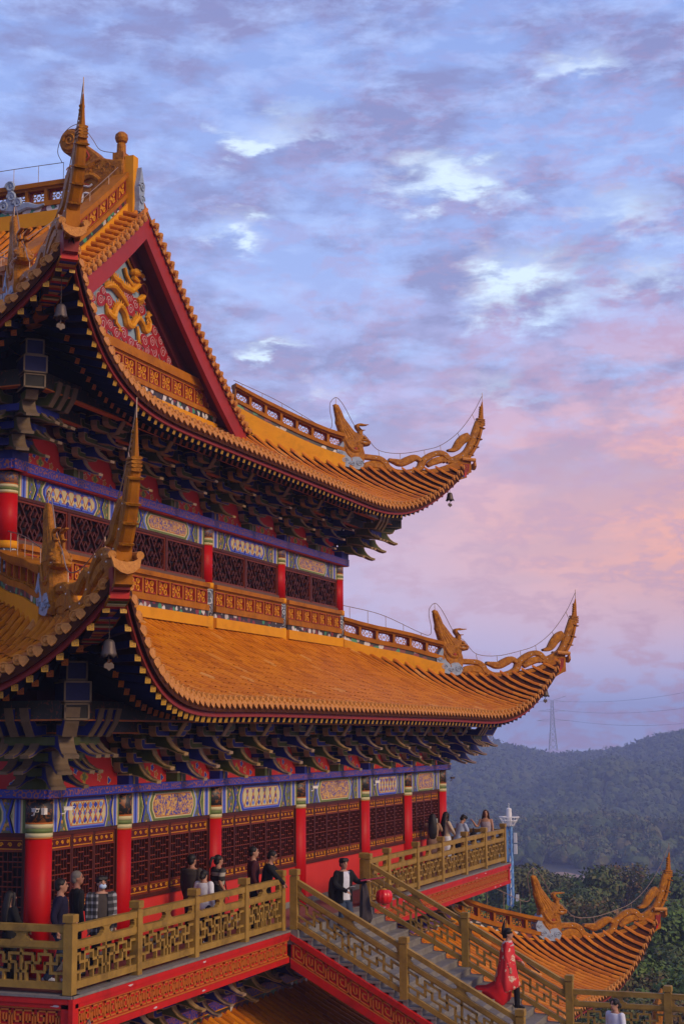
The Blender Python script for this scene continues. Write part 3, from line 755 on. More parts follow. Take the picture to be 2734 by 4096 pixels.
def main_ridge():
    z0 = zg(XM)+.02
    ridge_wall('main_ridge', [(XM, y, z0) for y in np.linspace(5.0, 13., 18)], (1, 0, 0), True, .62, (-.12, .30, .46, .60, 1.0, 1.16), .16)
    CW = [[4.986, 19.70], [5.342, 19.75], [5.56, 19.807], [5.721, 19.884], [5.863, 20.034], [6.005, 20.146], [6.148, 20.259], [6.33, 20.314], [6.492, 20.346], [6.62, 20.25], [6.68, 20.05], [6.601, 19.768], [6.506, 19.551], [6.494, 19.494], [6.676, 19.482], [6.754, 19.382], [6.769, 19.125], [6.757, 18.4], [4.986, 18.4]]
    cf = lambda u, w, v: (XM+w, u, v)
    mb = MB().use(M_orn)
    lay = [(inset(CW, .06), .24), (inset(CW, .02), .20), (CW, .10)]
    mb.loft([[cf(p[0], -w, p[1]) for p in q] for q, w in lay] + [[cf(p[0], w, p[1]) for p in q] for q, w in lay[::-1]])
    for sg in (-1, 1):
        w = sg*.25
        mb.use(M_orn)
        for P, r in (([[6.75, 19.36], [6.473, 19.418], [6.273, 19.501], [6.035, 19.615], [5.877, 19.722], [5.699, 19.771]], [.09, .1, .11, .1, .06, .03]), ([[6.75, 19.12], [6.486, 19.106], [6.308, 19.211], [6.129, 19.315], [5.91, 19.322], [5.708, 19.166]], [.09, .1, .1, .1, .09, .06]), ([[6.2, 19.3], [6.12, 19.45], [6.0, 19.5], [6.05, 19.36]], [.05, .05, .04, .03])):
            q = spline(P, 16); mb.tube([cf(a, w, b) for a, b in q], list(np.interp(np.linspace(0, 1, 16), np.linspace(0, 1, len(r)), r)), 7)
        for i in range(9):
            y = 5.3+.17*i; spiral(mb, cf, (y, 19.45+.1*math.sin(i*2.1)+.03*i), .1, w*.98, .016, 1.1)
        mb.use(M_ornr)
        q = spline([[6.588, 20.119], [6.446, 20.061], [6.363, 19.957], [6.28, 19.816], [6.159, 19.799], [6.06, 19.877], [6.082, 19.973], [6.165, 20.095]], 20); mb.tube([cf(a, w*1.02, b) for a, b in q], .035, 5)
        mb.tube([cf(6.66, w, 19.2), cf(6.3, w*1.02, 19.16), cf(6.0, w, 19.05)], [.05, .06, .02], 6)
        mb.use(M_white)
        for P in ([[6.687, 19.059], [6.585, 19.009], [6.425, 19.042], [6.305, 19.1], [6.144, 19.06], [6.024, 19.026], [5.935, 19.087]], [[6.457, 18.679], [6.335, 18.571], [6.236, 18.632], [6.219, 18.795], [6.16, 18.86], [6.04, 18.835]]):
            mb.tube([cf(a, w*1.04, b) for a, b in spline(P, 14)], .03, 5)
    mb.build('ridge_dragon', temple)
    d = MB().use(M_orn)
    d.loft([[(XM+dx, 6.68+r*math.cos(t_), 20.46+r*1.05*math.sin(t_)) for t_ in np.linspace(0, 2*math.pi, 25)[:-1]] for dx, r in ((-.25, .2), (-.25, .26), (-.2, .3), (-.2, .335), (-.12, .36), (.12, .36), (.2, .335), (.2, .3), (.25, .26), (.25, .2))])
    spiral(d, cf, (6.68, 20.46), .2, .26, .03); spiral(d, cf, (6.68, 20.46), .2, -.26, .03)
    d.build('ridge_disc', temple)
    p = MB().use(M_orn); p.box((XM-.2, 5.02, 19.6), (XM+.2, 5.35, 19.92)); p.lathe([(.15, 19.9), (.13, 20.0), (.125, 20.2), (.10, 20.24), (.15, 20.28), (.185, 20.38), (.17, 20.48), (.1, 20.55), (.02, 20.57)], (XM, 5.19, 0), 14)
    p.build('ridge_post', temple)
    e = MB().use(M_org); e.box((XM-.14, 4.74, 17.9), (XM+.14, 5.0, 19.80)); e.use(M_cloud)
    ef = lambda u, w, v: (XM+.08+u, 4.74-w, v)
    e.prism([(-.16, 18.0), (.16, 18.0), (.2, 18.3), (.15, 18.6), (.2, 18.9), (.12, 19.2), (0, 19.5), (-.06, 19.2), (-.14, 18.9), (-.1, 18.5)], ef, 0, .14)
    for i, zz in enumerate((18.2, 18.58, 18.95)): spiral(e, ef, (.02, zz), .15, .15, .035, flip=1 if i % 2 else -1)
    e.build('ridge_end_block', temple)
    c = MB().use(M_cloud); f2 = lambda u, w, v: (XM-.19-w, u, v)
    for y, z, r in ((8.55, 19.35, .16), (8.5, 19.05, .14), (8.3, 18.85, .14), (8.75, 18.8, .16)): spiral(c, f2, (y, z), r, .06, .05)
    c.ribbon([[8.7, 18.75], [8.3, 18.7], [8.0, 18.75], [7.7, 18.68], [7.45, 18.72]], [.12, .13, .1, .07, .03], f2, .08); c.ribbon([[8.6, 18.8], [8.55, 19.1], [8.55, 19.35]], [.12, .1, .08], f2, .08)
    c.build('ridge_cloud', temple)
    w = MB().use(M_wire); q = [(XM, y, 19.95+.3*(abs(math.sin(y*0.9))*.06)) for y in np.linspace(7.0, 13, 16)]; w.tube(q, .011, 5)
    for a in q[::2]: w.tube([a, (a[0], a[1], 19.3)], .010, 4)
    q = spline([(XM, 7.05, 19.95), (XM, 7.2, 20.3), (XM, 7.05, 20.75), (XM, 6.75, 20.98), (XM, 6.45, 20.95), (XM, 6.1, 20.5), (XM, 5.85, 20.15), (XM, 5.4, 20.0)], 30); w.tube(list(q), .011, 5)
    w.build('lightning_wire', temple)
main_ridge()

# ------------------------------------------------------------------ walls, beams, windows
BAY_R = [0, 2.9, 7.0, 11.9, 16.6, 20.35, 23.9]; BAY_F = [0, 2.9, 7.0, 11.9, 16.6]
BAY_UR = [0, 4.6, 9.2, 14.06, 18.8]; BAY_UF = [0, 3.5, 8.1, 11.6]

def painted_beam(fr, a0, a1, z0, z1, o, var):
    W = a1-a0; H = z1-z0; zc = (z0+z1)/2; mb = MB().use(M_dgreen)
    mb.box((a0, o-.2, z0), (a1, o, z1), fr)
    f = lambda u, w, v: fr(u, w, v)
    def slab(pts, m, lv): mb.use(m); mb.prism(pts, f, o, o+.004*lv)
    def rect(u0, u1, m, lv): slab([(u0, z0+.004), (u1, z0+.004), (u1, z1-.004), (u0, z1-.004)], m, lv)
    k = min(1., W/3.6)
    for s_ in (0, 1):
        X = (lambda u: a0+u) if s_ == 0 else (lambda u: a1-u)
        x = .03*k
        for w, m in ((.07, M_green), (.055, M_cream), (.012, M_fret), (.05, M_lblue), (.07, M_blue), (.05, M_lblue), (.012, M_fret), (.055, M_cream), (.05, M_green)):
            u0, u1 = sorted((X(x), X(x+w*k))); rect(u0, u1, m, 1); x += w*k
    s0 = .47*k; hx = W*.24 if W > 3 else W*.27
    cx_ = (a0+a1)/2
    slab([(a0+s0, z0+.006), (a1-s0, z0+.006), (a1-s0, z1-.006), (a0+s0, z1-.006)], M_pflow, 1)
    for sg in (-1, 1):
        for d, m, w in ((hx+.30*k, M_blue, .10), (hx+.36*k, M_cream, .06), (hx+.42*k, M_green, .07)):
            q = [(cx_+sg*(d+.10*k), z0+.005), (cx_+sg*(d-.02), zc), (cx_+sg*(d+.10*k), z1-.005), (cx_+sg*(d+.10*k+w*k), z1-.005), (cx_+sg*(d-.02+w*k), zc), (cx_+sg*(d+.10*k+w*k), z0+.005)]
            if abs(q[3][0]-cx_) < W/2-s0+.15: slab(q, m, 2)
    def hexa_(hx_, dz, cut): return [(cx_-hx_+cut, z0+dz), (cx_+hx_-cut, z0+dz), (cx_+hx_, zc-H*.12), (cx_+hx_, zc+H*.12), (cx_+hx_-cut, z1-dz), (cx_-hx_+cut, z1-dz), (cx_-hx_, zc+H*.12), (cx_-hx_, zc-H*.12)]
    c1, c2 = (M_green, M_cream) if var % 2 else (M_cream, M_blue)
    slab(hexa_(hx+.24*k, .004, .14*k), M_green if not var % 2 else M_lblue, 3); slab(hexa_(hx+.17*k, .004, .14*k), M_cream, 4)
    slab(hexa_(hx+.12*k, .008, .13*k), M_blue if not var % 2 else M_green, 5); slab(hexa_(hx+.05*k, .05, .13*k), M_lblue if not var % 2 else M_cream, 6)
    slab(hexa_(hx, .075, .12*k), M_fret, 7); slab(hexa_(hx-.02, .09, .12*k), M_pdrag if var % 2 else M_cream, 8)
    if var % 2 == 0:
        mb.use(M_fret); n = 6
        for i in range(n+1):
            for sg in (-1, 1):
                u0 = cx_-hx+.1+i*(2*hx-.2)/n; u1 = u0+sg*(H-.2)*.6
                if cx_-hx+.04 < u1 < cx_+hx-.04:
                    mb.prism([(u0-.012, z0+.1), (u0+.012, z0+.1), (u1+.012, z1-.1), (u1-.012, z1-.1)], f, o, o+.038+.001*(i % 3)+.002*sg)
        for i in range(n):
            u = cx_-hx+.1+(i+.5)*(2*hx-.2)/n
            for dv in (-.13, 0, .13):
                mb.use(M_blue if (i+(dv != 0)) % 2 else M_lblue); mb.prism([(u-.075, zc+dv), (u, zc+dv-.06), (u+.075, zc+dv), (u, zc+dv+.06)], f, o, o+.036)
    return mb.build('painted_beam', temple)

def lower_window(fr, a0, a1, z0, z1, o):
    fm = MB().use(M_wood); W = a1-a0
    fm.box((a0, o-.06, z0-.07), (a1, o+.07, z0), fr); fm.box((a0, o-.06, z1-.07), (a1, o+.06, z1), fr)
    fm.box((a0, o-.06, z0), (a0+.07, o+.06, z1-.07), fr); fm.box((a1-.07, o-.06, z0), (a1, o+.06, z1-.07), fr)
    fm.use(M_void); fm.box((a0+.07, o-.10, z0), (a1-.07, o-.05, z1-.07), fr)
    root = fm.build('lattice_window', temple)
    n = max(3, int(round((W-.14)/.86))); w = (W-.14)/n
    for i in range(n):
        u0, u1 = a0+.07+i*w, a0+.07+(i+1)*w
        mb = MB().use(M_wood); s_ = .05; zt = z1-.07
        mb.box((u0+.006, o-.03, z0), (u0+s_, o+.03, zt), fr); mb.box((u1-s_, o-.03, z0), (u1-.006, o+.03, zt), fr)
        levels = [z0, z0+.05, z0+.17, z0+.22, zt-.26, zt-.21, zt-.07, zt]
        mb.use(M_woodr)
        for b, t_ in ((z0, z0+.04), (z0+.165, z0+.21), (zt-.26, zt-.215), (zt-.055, zt)): mb.box((u0+s_, o-.03, b), (u1-s_, o+.032, t_), fr)
        for b, t_ in ((z0+.04, z0+.165), (zt-.215, zt-.055)):
            mb.use(M_dred); mb.box((u0+s_, o-.03, b), (u1-s_, o+.005, t_), fr)
            mb.use(M_gold); f = lambda u, w_, v: fr(u, w_, v)
            m_ = .022
            for bb in ((u0+s_, b, u1-s_, b+.012), (u0+s_, t_-.012, u1-s_, t_), (u0+s_, b+.012, u0+s_+.012, t_-.012), (u1-s_-.012, b+.012, u1-s_, t_-.012)): mb.box((bb[0], o+.005, bb[1]), (bb[2], o+.016, bb[3]), fr)
            for j in range(4): spiral(mb, f, (u0+s_+.07+j*(u1-u0-2*s_-.14)/3, (b+t_)/2), .042, o+.012, .011, 1.2, 8, 1 if j % 2 else -1)
        l0, l1 = z0+.21, zt-.26
        nx = 7; dx = (u1-u0-2*s_)/nx; nz = int(round((l1-l0)/.085)); dz = (l1-l0)/nz
        mb.use(M_wood)
        for j in range(1, nx): mb.box((u0+s_+j*dx-.009, o-.02, l0), (u0+s_+j*dx+.009, o+.012, l1), fr)
        mb.use(M_woodr)
        for k in range(1, nz):
            for j in range(nx):
                if (j+2*k) % 4 in (0, 1) or k % 5 == 0: mb.box((u0+s_+j*dx, o-.02, l0+k*dz-.010), (u0+s_+(j+1)*dx, o+.024, l0+k*dz+.010), fr)
        mb.build('lattice_leaf', root)

def upper_window(fr, a0, a1, z0, z1, o):
    fm = MB().use(M_wood); mid = (a0+a1)/2
    fm.box((a0, o-.06, z1-.06), (a1, o+.07, z1), fr); fm.box((a0, o-.06, z0+.08), (a0+.06, o+.06, z1-.06), fr); fm.box((a1-.06, o-.06, z0+.08), (a1, o+.06, z1-.06), fr)
    fm.box((mid-.05, o-.06, z0+.08), (mid+.05, o+.06, z1-.06), fr)
    fm.use(M_sillw); fm.box((a0, o-.06, z0-.02), (a1, o+.09, z0+.08), fr)
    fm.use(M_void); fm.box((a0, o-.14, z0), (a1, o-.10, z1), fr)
    root = fm.build('lattice_window', temple)
    for u0, u1 in ((a0+.06, mid-.05), (mid+.05, a1-.06)):
        mb = MB().use(M_woodr); l0, l1 = z0+.08, z1-.06
        for b in ((u0, l0, u1, l0+.05), (u0, l1-.05, u1, l1), (u0, l0+.05, u0+.05, l1-.05), (u1-.05, l0+.05, u1, l1-.05)): mb.box((b[0], o-.04, b[1]), (b[2], o+.045, b[3]), fr)
        mb.use(M_wood); A0, A1, B0, B1 = u0+.05, u1-.05, l0+.05, l1-.05
        f = lambda u, w_, v: fr(u, w_, v); ang = R_(53); c_, s_ = math.cos(ang), math.sin(ang)
        def bar(p, q, lv):
            # clip to the panel
            p, q = np.array(p), np.array(q); t0, t1 = 0., 1.; d = q-p
            for ax, lo, hi in ((0, A0, A1), (1, B0, B1)):
                if abs(d[ax]) < 1e-9:
                    if not lo <= p[ax] <= hi: return
                    continue
                ta, tb = (lo-p[ax])/d[ax], (hi-p[ax])/d[ax]
                t0, t1 = max(t0, min(ta, tb)), min(t1, max(ta, tb))
            if t1-t0 < 1e-3: return
            P, Q = p+d*t0, p+d*t1; e = (Q-P)/np.linalg.norm(Q-P); nn = np.array([-e[1], e[0]])*.017
            mb.prism([P+nn, P-nn, Q-nn, Q+nn], f, o-.03, o+.030+.002*lv)
        st = .155; cen = np.array([(A0+A1)/2, (B0+B1)/2]); e1 = np.array([c_, s_]); e2 = np.array([c_, -s_])
        for i in range(-14, 15):
            for j in range(-14, 15):
                g = (i+2*j) % 5
                p = cen+e1*(i*st)+e2*(j*st)
                if abs(p[0]-cen[0]) > (A1-A0)/2+.3 or abs(p[1]-cen[1]) > (B1-B0)/2+.3: continue
                if i % 3 == 0: bar(p, p+e2*st, 0)
                elif g in (1, 2): bar(p, p+e2*st, 0)
                if g in (0, 2, 3): bar(p, p+e1*st, 1)
        mb.build('lattice_leaf', root)

def column(x, y, zs, r):
    """zs: list of (z0,z1,material,extra radius)"""
    mb = MB()
    for z0, z1, m, e in zs:
        mb.use(m); mb.lathe([(r+e, z0), (r+e, z1)], (x, y, 0), 24)
    o = mb.build('column', temple)
    for p in o.data.polygons: p.use_smooth = abs(p.normal.z) < .5
    return o

def flower_board(fr, a0, a1, z0, o, h):
    """red panel between brackets with painted flowers"""
    mb = MB().use(M_fred); c = (a0+a1)/2; w = (a1-a0)/2-.12; f = lambda u, w_, v: fr(u, w_, v)
    bell = [(-w, 0), (w, 0), (w*.96, h*.22), (w*.78, h*.42), (w*.74, h*.62), (w*.5, h*.86), (0, h), (-w*.5, h*.86), (-w*.74, h*.62), (-w*.78, h*.42), (-w*.96, h*.22)]
    mb.use(M_dgreen); mb.prism([(c+u*1.08, z0+v*1.06) for u, v in bell], f, o, o+.012)
    mb.use(M_cream); mb.prism([(c+u*1.03, z0+v*1.03) for u, v in bell], f, o, o+.017)
    mb.use(M_wred); mb.prism([(c+u, z0+v) for u, v in bell], f, o, o+.022)
    rd = random.Random(int(a0*100)); 
    def blob(u, v, r, m, lv, n=5):
        mb.use(m); mb.prism([(c+u+r*(1+.3*math.cos(n*t_))*math.cos(t_), z0+v+r*(1+.3*math.cos(n*t_))*math.sin(t_)) for t_ in np.linspace(0, 2*math.pi, 21)[:-1]], f, o, o+.024+.003*lv)
    blob(0, h*.2, .12, M_manji, 0, 4); blob(0, h*.2, .07, M_green, 1); 
    for sg in (-1, 1):
        blob(sg*w*.42, h*.18, .075, M_cream, 0); blob(sg*w*.42, h*.18, .06, M_fret, 1); blob(sg*w*.7, h*.10, .065, M_cream, 0, 3); blob(sg*w*.7, h*.10, .05, M_blue, 1, 3)
        blob(sg*w*.24, h*.34, .07, M_cream, 0); blob(sg*w*.24, h*.34, .055, M_blue, 1)
    mb.build('flower_board', temple)

def storey(t_side, cuts, lv, up, side, sink=None):
    """one facade: lv = dict of heights"""
    fr = t_side
    L = cuts[-1]
    for i, (a0, a1) in enumerate(zip(cuts, cuts[1:])):
        if side == 'F' and a0 > 8: detail = False
        else: detail = True
        b0, b1 = a0+.20, a1-.20
        painted_beam(fr, b0, b1, lv['win1'], lv['beam'], .10, i + (1 if side == 'F' else 0))
        if up:
            upper_window(fr, b0-.02, b1+.02, lv['win0'], lv['win1'], .03)
            # parapet below
            P = [fr(a, .06, lv['roof']) for a in np.linspace(b0, b1, 6)]
            nrm = np.array(fr(0, 1, 0))-np.array(fr(0, 0, 0))
            ridge_wall('carved_parapet', P, nrm, False, .66, (-.1, .16, .31, .46, .87, lv['win0']-lv['roof']-.02), .14)
        else:
            lower_window(fr, b0-.02, b1+.02, lv['win0'] if side == 'R' else .42, lv['win1'], .02)
            mb = MB().use(M_wred); zt = (lv['win0'] if side == 'R' else .42)-.07
            mb.box((b0-.02, -.1, .14), (b1+.02, .05, zt), fr); mb.use(M_stone); mb.box((b0-.02, -.1, 0), (b1+.02, .07, .14), fr)
            mb.build('wall_panel', temple)
    # cornice beam
    mb = MB().use(M_pscroll); c0, c1 = lv['beam'], lv['corn']
    mb.box((-.36, -.2, c0+.02), (L+.36, .30, c1), fr); mb.use(M_dred if not up else M_fred); mb.box((-.34, -.2, c0), (L+.34, .28, c0+.02), fr)
    mb.use(M_blue); mb.box((-.362, .30, c0+.02), (L+.362, .305, c0+.045), fr); mb.box((-.362, .30, c1-.02), (L+.362, .305, c1), fr)
    mb.build('cornice_beam', temple)
    # board behind brackets and the eave beams
    mb = MB().use(M_dred); mb.box((0, -.15, c1), (L, .02, c1+1.35), fr)
    mb.use(M_pbeam)
    mb.box((-1.45, 1.28, c1+1.19), (L+1.45, 1.46, c1+1.50), fr); mb.use(M_fret); mb.box((-1.46, 1.27, c1+1.165), (L+1.46, 1.47, c1+1.19), fr)
    mb.use(M_pbeam); mb.box((-.75, .66, c1+.98), (L+.75, .78, c1+1.22), fr); mb.use(M_fret); mb.box((-.75, .655, c1+.955), (L+.75, .785, c1+.98), fr)
    mb.build('eave_beam', temple)

LOW = dict(win0=1.02, win1=2.41, beam=3.0, corn=3.17)
UPP = dict(win0=7.96, win1=8.93, beam=9.38, corn=9.60, roof=6.93)
sR, sF = T_base.side('R'), T_base.side('F')
uR, uF = T_low.side('R'), T_low.side('F')
storey(sR, BAY_R, LOW, False, 'R'); storey(sF, BAY_F, LOW, False, 'F')
storey(uR, BAY_UR, UPP, True, 'R'); storey(uF, BAY_UF, UPP, True, 'F')
lowz = [(0, 2.32, M_red, 0), (2.32, 2.345, M_fret, .008), (2.345, 2.42, M_cream, .006), (2.42, 2.50, M_green, .006), (2.50, 2.575, M_cream, .006), (2.575, 2.60, M_fret, .008), (2.60, 3.0, M_pcap, .003)]
upz = [(6.6, 7.12, M_org, .03), (7.12, 7.82, M_pwave, .015), (7.82, 7.97, M_org, .035), (7.97, 8.93, M_red, 0), (8.93, 8.95, M_fret, .008), (8.95, 9.0, M_cream, .006), (9.0, 9.06, M_green, .006), (9.06, 9.12, M_cream, .006), (9.12, 9.14, M_fret, .008), (9.14, 9.39, M_pcapb, .003)]
for a in BAY_R: column(a, 0, lowz, .232)
for a in BAY_F[1:]: column(0, a, lowz, .232)
for a in BAY_UR: column(2.6+a, 2.5, upz, .215)
for a in BAY_UF[1:]: column(2.6, 2.5+a, upz, .215)
core = MB().use(M_dred)  # solid fill added behind the walls to block light
core.box((.25, .25, -9), (23.65, 16.4, 4.9)); core.box((2.85, 2.75, 4.9), (21.15, 13.9, 11.2)); core.box((6, 5.4, 11.2), (18, 11, 13.4)); core.build('light_block_core', temple)

# ------------------------------------------------------------------ bracket sets
TIPS = ((.82, .05), (1.10, .31), (1.39, .58))
def beak(mb, fr, tip, m, w=.085, reach=.8, edge=None):
    o, z = tip
    poly = [(o-.37, z+.36), (o-.33, z+.25), (o-.24, z+.14), (o-.11, z+.055), (o+.03, z+.02), (o+.02, z-.035), (o-.12, z-.005), (o-.35, z+.085), (o-.6, z+.13), (o-reach, z+.14), (o-reach, z+.36)]
    mb.use(edge or M_edge); mb.prism(poly, fr, -w, w)
    mb.use(m); mb.prism(inset(poly, .022), fr, -w-.004, w+.004)
def kick(mb, fr, o, z, m, w=.08, edge=None):
    poly = [(o-.45, z), (o-.06, z-.02), (o+.10, z+.22), (o+.17, z+.46), (o+.05, z+.46), (o-.02, z+.3), (o-.14, z+.18), (o-.45, z+.2)]
    mb.use(edge or M_edge); mb.prism(poly, fr, -w, w); mb.use(m); mb.prism(inset(poly, .022), fr, -w-.004, w+.004)
def lateral(mb, o, z, h, m, edge=None):
    fr = lambda u, w_, v: (u, w_, v)
    poly = [(-h, z+.20), (-h, z+.09), (-h+.05, z+.02), (-h+.12, z), (h-.12, z), (h-.05, z+.02), (h, z+.09), (h, z+.20), (h-.13, z+.20), (h-.15, z+.12), (-h+.15, z+.12), (-h+.13, z+.20)]
    mb.use(edge or M_edge); mb.prism(poly, fr, o-.07, o+.07)
    mb.use(m); mb.prism(inset(poly, .018), fr, o-.074, o+.074)
    for s_ in (-h+.065, -h*.45, 0, h*.45, h-.065):
        mb.use(M_dgreen if m is M_dblue else M_dblue); mb.box((s_-.085, o-.085, z+.205), (s_+.085, o+.085, z+.285))
        mb.use(edge or M_edge); mb.box((s_-.092, o-.092, z+.285), (s_+.092, o+.092, z+.305))
def bracket_src(mb_, arms, edge):
    """local frame: x along wall, y outward, z up"""
    root = MB(); f = lambda u, w_, v: (w_, u, v)
    root.use(arms); root.box((-.2, -.05, 0), (.2, .30, .17)); root.use(edge); root.box((-.21, -.05, .17), (.21, .31, .2)); root.box((-.03, .3, 0), (.03, .312, .17))
    root = root.build('bracket_set', local=True, coll=False)
    kids = []
    for i, tp in enumerate(TIPS):
        b = MB(); beak(b, f, tp, mb_, edge=edge)
        if i == 2: kick(b, f, tp[0]-.10, tp[1]+.34, mb_, edge=edge)
        kids.append(b.build('bracket_beak', local=True, coll=False))
    l = MB()
    for o, z, h in ((.14, .22, .40), (.14, .50, .52), (.44, .40, .44), (.44, .68, .66), (.73, .66, .66), (.73, .94, .80), (1.02, .90, .66), (1.20, 1.0, .5), (.14, .80, .7), (.44, .95, .7)): lateral(l, o, z, h, arms, edge)
    kids.append(l.build('bracket_arm', local=True, coll=False))
    return root, kids
B_GREEN, B_BLUE = bracket_src(M_dgreen, M_dblue, M_edge), bracket_src(M_dblue, M_dgreen, M_lav)
TOFF = Matrix.Translation(-Vector(worg(temple)))
def put(src, Mx):
    root, kids = src
    r = bpy.data.objects.new('bracket_set', root.data); COL.objects.link(r); r.parent = temple; r.matrix_local = TOFF @ Mx
    for k in kids:
        c = bpy.data.objects.new(k.data.name, k.data); COL.objects.link(c); c.parent = r
def side_matrix(fr, a, z, skew=0.):
    p = Vector(fr(a, 0, z)); y = Vector(fr(a, 1, z))-p; x = Vector(fr(a+1, 0, z))-p
    return Matrix(((x.x, y.x, 0, p.x), (x.y, y.y, 0, p.y), (0, 0, 1, p.z), (0, 0, 0, 1)))
def bracket_row(fr, pos, z, first=0):
    for i, a in enumerate(pos): put(B_GREEN if (i+first) % 2 == 0 else B_BLUE, side_matrix(fr, a, z))
posR = [1.5, 2.9, 4.95, 7.0, 9.45, 11.9, 14.25, 16.6, 18.5, 20.35, 22.4]
bracket_row(sR, posR[1:], 3.17, 0); bracket_row(sF, [2.9, 4.95, 7.0, 9.45], 3.17, 0)
posU = [2.3, 4.6, 6.9, 9.2, 11.6, 14.06, 16.5]
bracket_row(uR, posU, 9.60, 1); bracket_row(uF, [1.75, 3.5, 5.8, 8.1], 9.60, 0)
for fr, pos, z, h in ((sR, [0]+posR[1:]+[23.9], 3.17, .86), (uR, [0]+posU+[18.8], 9.60, .86), (uF, [0, 1.75, 3.5, 5.8], 9.60, .86), (sF, [0, 2.9, 4.95, 7.0], 3.17, .86)):
    for a0, a1 in zip(pos, pos[1:]): flower_board(fr, a0, a1, z, .024, h)
def corner_bracket(t, far, z, m, arms, edge):
    """fan of beaks at a building corner"""
    x, y = (t.X1 if far else t.X0), t.Y0; sx = 1 if far else -1
    root = MB().use(arms); root.box((x-.3, y-.3, z), (x+.3, y+.3, z+.2)); root.use(edge); root.box((x-.31, y-.31, z+.2), (x+.31, y+.31, z+.225))
    root = root.build('bracket_set', temple)
    for i, (o, dz) in enumerate(TIPS):
        b = MB()
        for j in range(i+1):
            sh = .30*j
            fA = lambda u, w_, v, sh=sh: (x+sx*sh+w_, y-u, z+v)          # towards the long side
            fB = lambda u, w_, v, sh=sh: (x+sx*u, y-sh+w_, z+v)
            for f in (fA, fB):
                beak(b, f, (o+.08, dz), m, edge=edge)
                if i == 2: kick(b, f, o, dz+.34, m, edge=edge)
        fD = lambda u, w_, v: (x+sx*u*.7071+w_*.7071*(1 if far else 1), y-u*.7071+w_*.7071*(sx), z+v)
        beak(b, fD, (o*1.41+.12, dz), m, .13, 1.2, edge)
        if i == 2: kick(b, fD, o*1.41+.04, dz+.34, m, .12, edge)
        b.build('bracket_beak', root)
    l = MB()
    for zz, o in ((.22, .5), (.48, .8), (.75, 1.1)):
        l.use(arms); l.box((x-o, y-.07, z+zz), (x+o, y+.07, z+zz+.16)); l.box((x-.07, y-o, z+zz+.002), (x+.07, y+o, z+zz+.158))
        l.box((x+sx*o-.07, y-o, z+zz+.01), (x+sx*o+.07, y, z+zz+.15)); l.box((min(x, x+sx*o), y-o-.07, z+zz+.012), (max(x, x+sx*o), y-o+.07, z+zz+.148))
    l.build('bracket_arm', root)
corner_bracket(T_base, False, 3.17, M_dblue, M_dgreen, M_edgd); corner_bracket(T_base, True, 3.17, M_dblue, M_dgreen, M_lav)
corner_bracket(T_low, False, 9.60, M_dgreen, M_dblue, M_edgd); corner_bracket(T_low, True, 9.60, M_dgreen, M_dblue, M_edge)

# ------------------------------------------------------------------ wind bells and cameras
def bell(loc, chain, label):
    r = empty('wind_bell', loc, label, 'bell', 'wind bells under the roof corners'); r.scale = (.85, .85, .9); r.scale = (.85, .85, .9)
    mb = MB().use(M_bell); x, y, z = loc
    prof = [(.02, -.005), (.07, -.02), (.10, -.06), (.115, -.15), (.135, -.24), (.165, -.30), (.15, -.30), (.11, -.2)]
    rings = []
    for rr, zz in prof: rings.append([(x+rr*math.cos(2*math.pi*k/24), y+rr*math.sin(2*math.pi*k/24), z+zz-(.028*math.cos(6*2*math.pi*k/24) if zz < -.27 else 0)) for k in range(24)])
    mb.loft(rings); mb.build('bell_body', r, smooth=True)
    c = MB().use(M_bell)
    n = int(chain/.04)
    for i in range(n): c.tube([(x+(.012 if i % 2 else -.012), y, z+i*.04), (x-(.012 if i % 2 else -.012), y, z+(i+1.25)*.04)], .009, 5)
    c.build('chain', r)
    k = MB().use(M_bell); k.tube([(x, y, z-.2), (x, y, z-.40)], .012, 5)
    f = lambda u, w, v: (x+u*.86, y+u*-.5+w, z-.47+v)
    k.prism([(0, -.08), (.05, -.04), (.1, -.03), (.10, .03), (.05, .07), (0, .05), (-.05, .07), (-.10, .03), (-.1, -.03), (-.05, -.04)], f, -.008, .008)
    k.build('clapper', r)
for t, far, ch, lab in ((T_low, False, .46, 'pale wind bell with clover clapper under the near corner of the middle roof'), (T_low, True, .40, 'dark wind bell under the far right corner of the middle roof'), (T_up, False, .62, 'pale wind bell hanging under the near corner of the top roof'), (T_up, True, .45, 'dark wind bell under the far right corner of the top roof'), (T_base, True, .42, 'dark wind bell under the corner of the lowest roof beside the trees')):
    k = Corner(t, far); q = t.T-.55
    p = k.P(q, 0, t.z(q, q)-.40-ch); bell(tuple(p), ch, lab)
def camera_box(loc, yaw, label, dark=False):
    r = empty('security_camera', loc, label, 'camera', 'security cameras on the columns', yaw); r.scale = (.5, .5, .5)
    m = M_bell if dark else M_white
    b = MB().use(m); b.box((-.06, -.17, .0), (.06, .15, .10)); b.box((-.07, -.24, .10), (.07, .17, .125)); b.use(M_void); b.tube([(0, -.175, .05), (0, -.19, .05)], .038, 10)
    b.build('housing', r, local=True)
    a = MB().use(m); a.tube([(0, .05, 0), (0, .09, -.10), (0, .2, -.12)], .022, 7); a.lathe([(.05, -.0), (.05, .02)], (0, .2, -.13), 10); a.build('mount', r, local=True)
camera_box((-.34, -.12, 2.79), R_(-35), 'white box security camera at the left of the near column capital')
camera_box((.24, -.42, 2.80), R_(50), 'white box security camera at the right of the near column capital')
camera_box((12.05, -.42, 2.80), R_(60), 'white box security camera on the column left of the stair')
camera_box((24.0, -.42, 2.72), R_(70), 'dark dome security camera on the far right column', True)
camera_box((16.7, -.42, 2.80), R_(60), 'small pale security camera on the column above the far railing')
cb = MB().use(M_white); cb.box((-.165-.05, -.2-.03, 2.74), (-.165+.05, -.165, 2.85)); tag(cb.build('junction_box'), 'small white square box between two cameras on the near column', 'box')
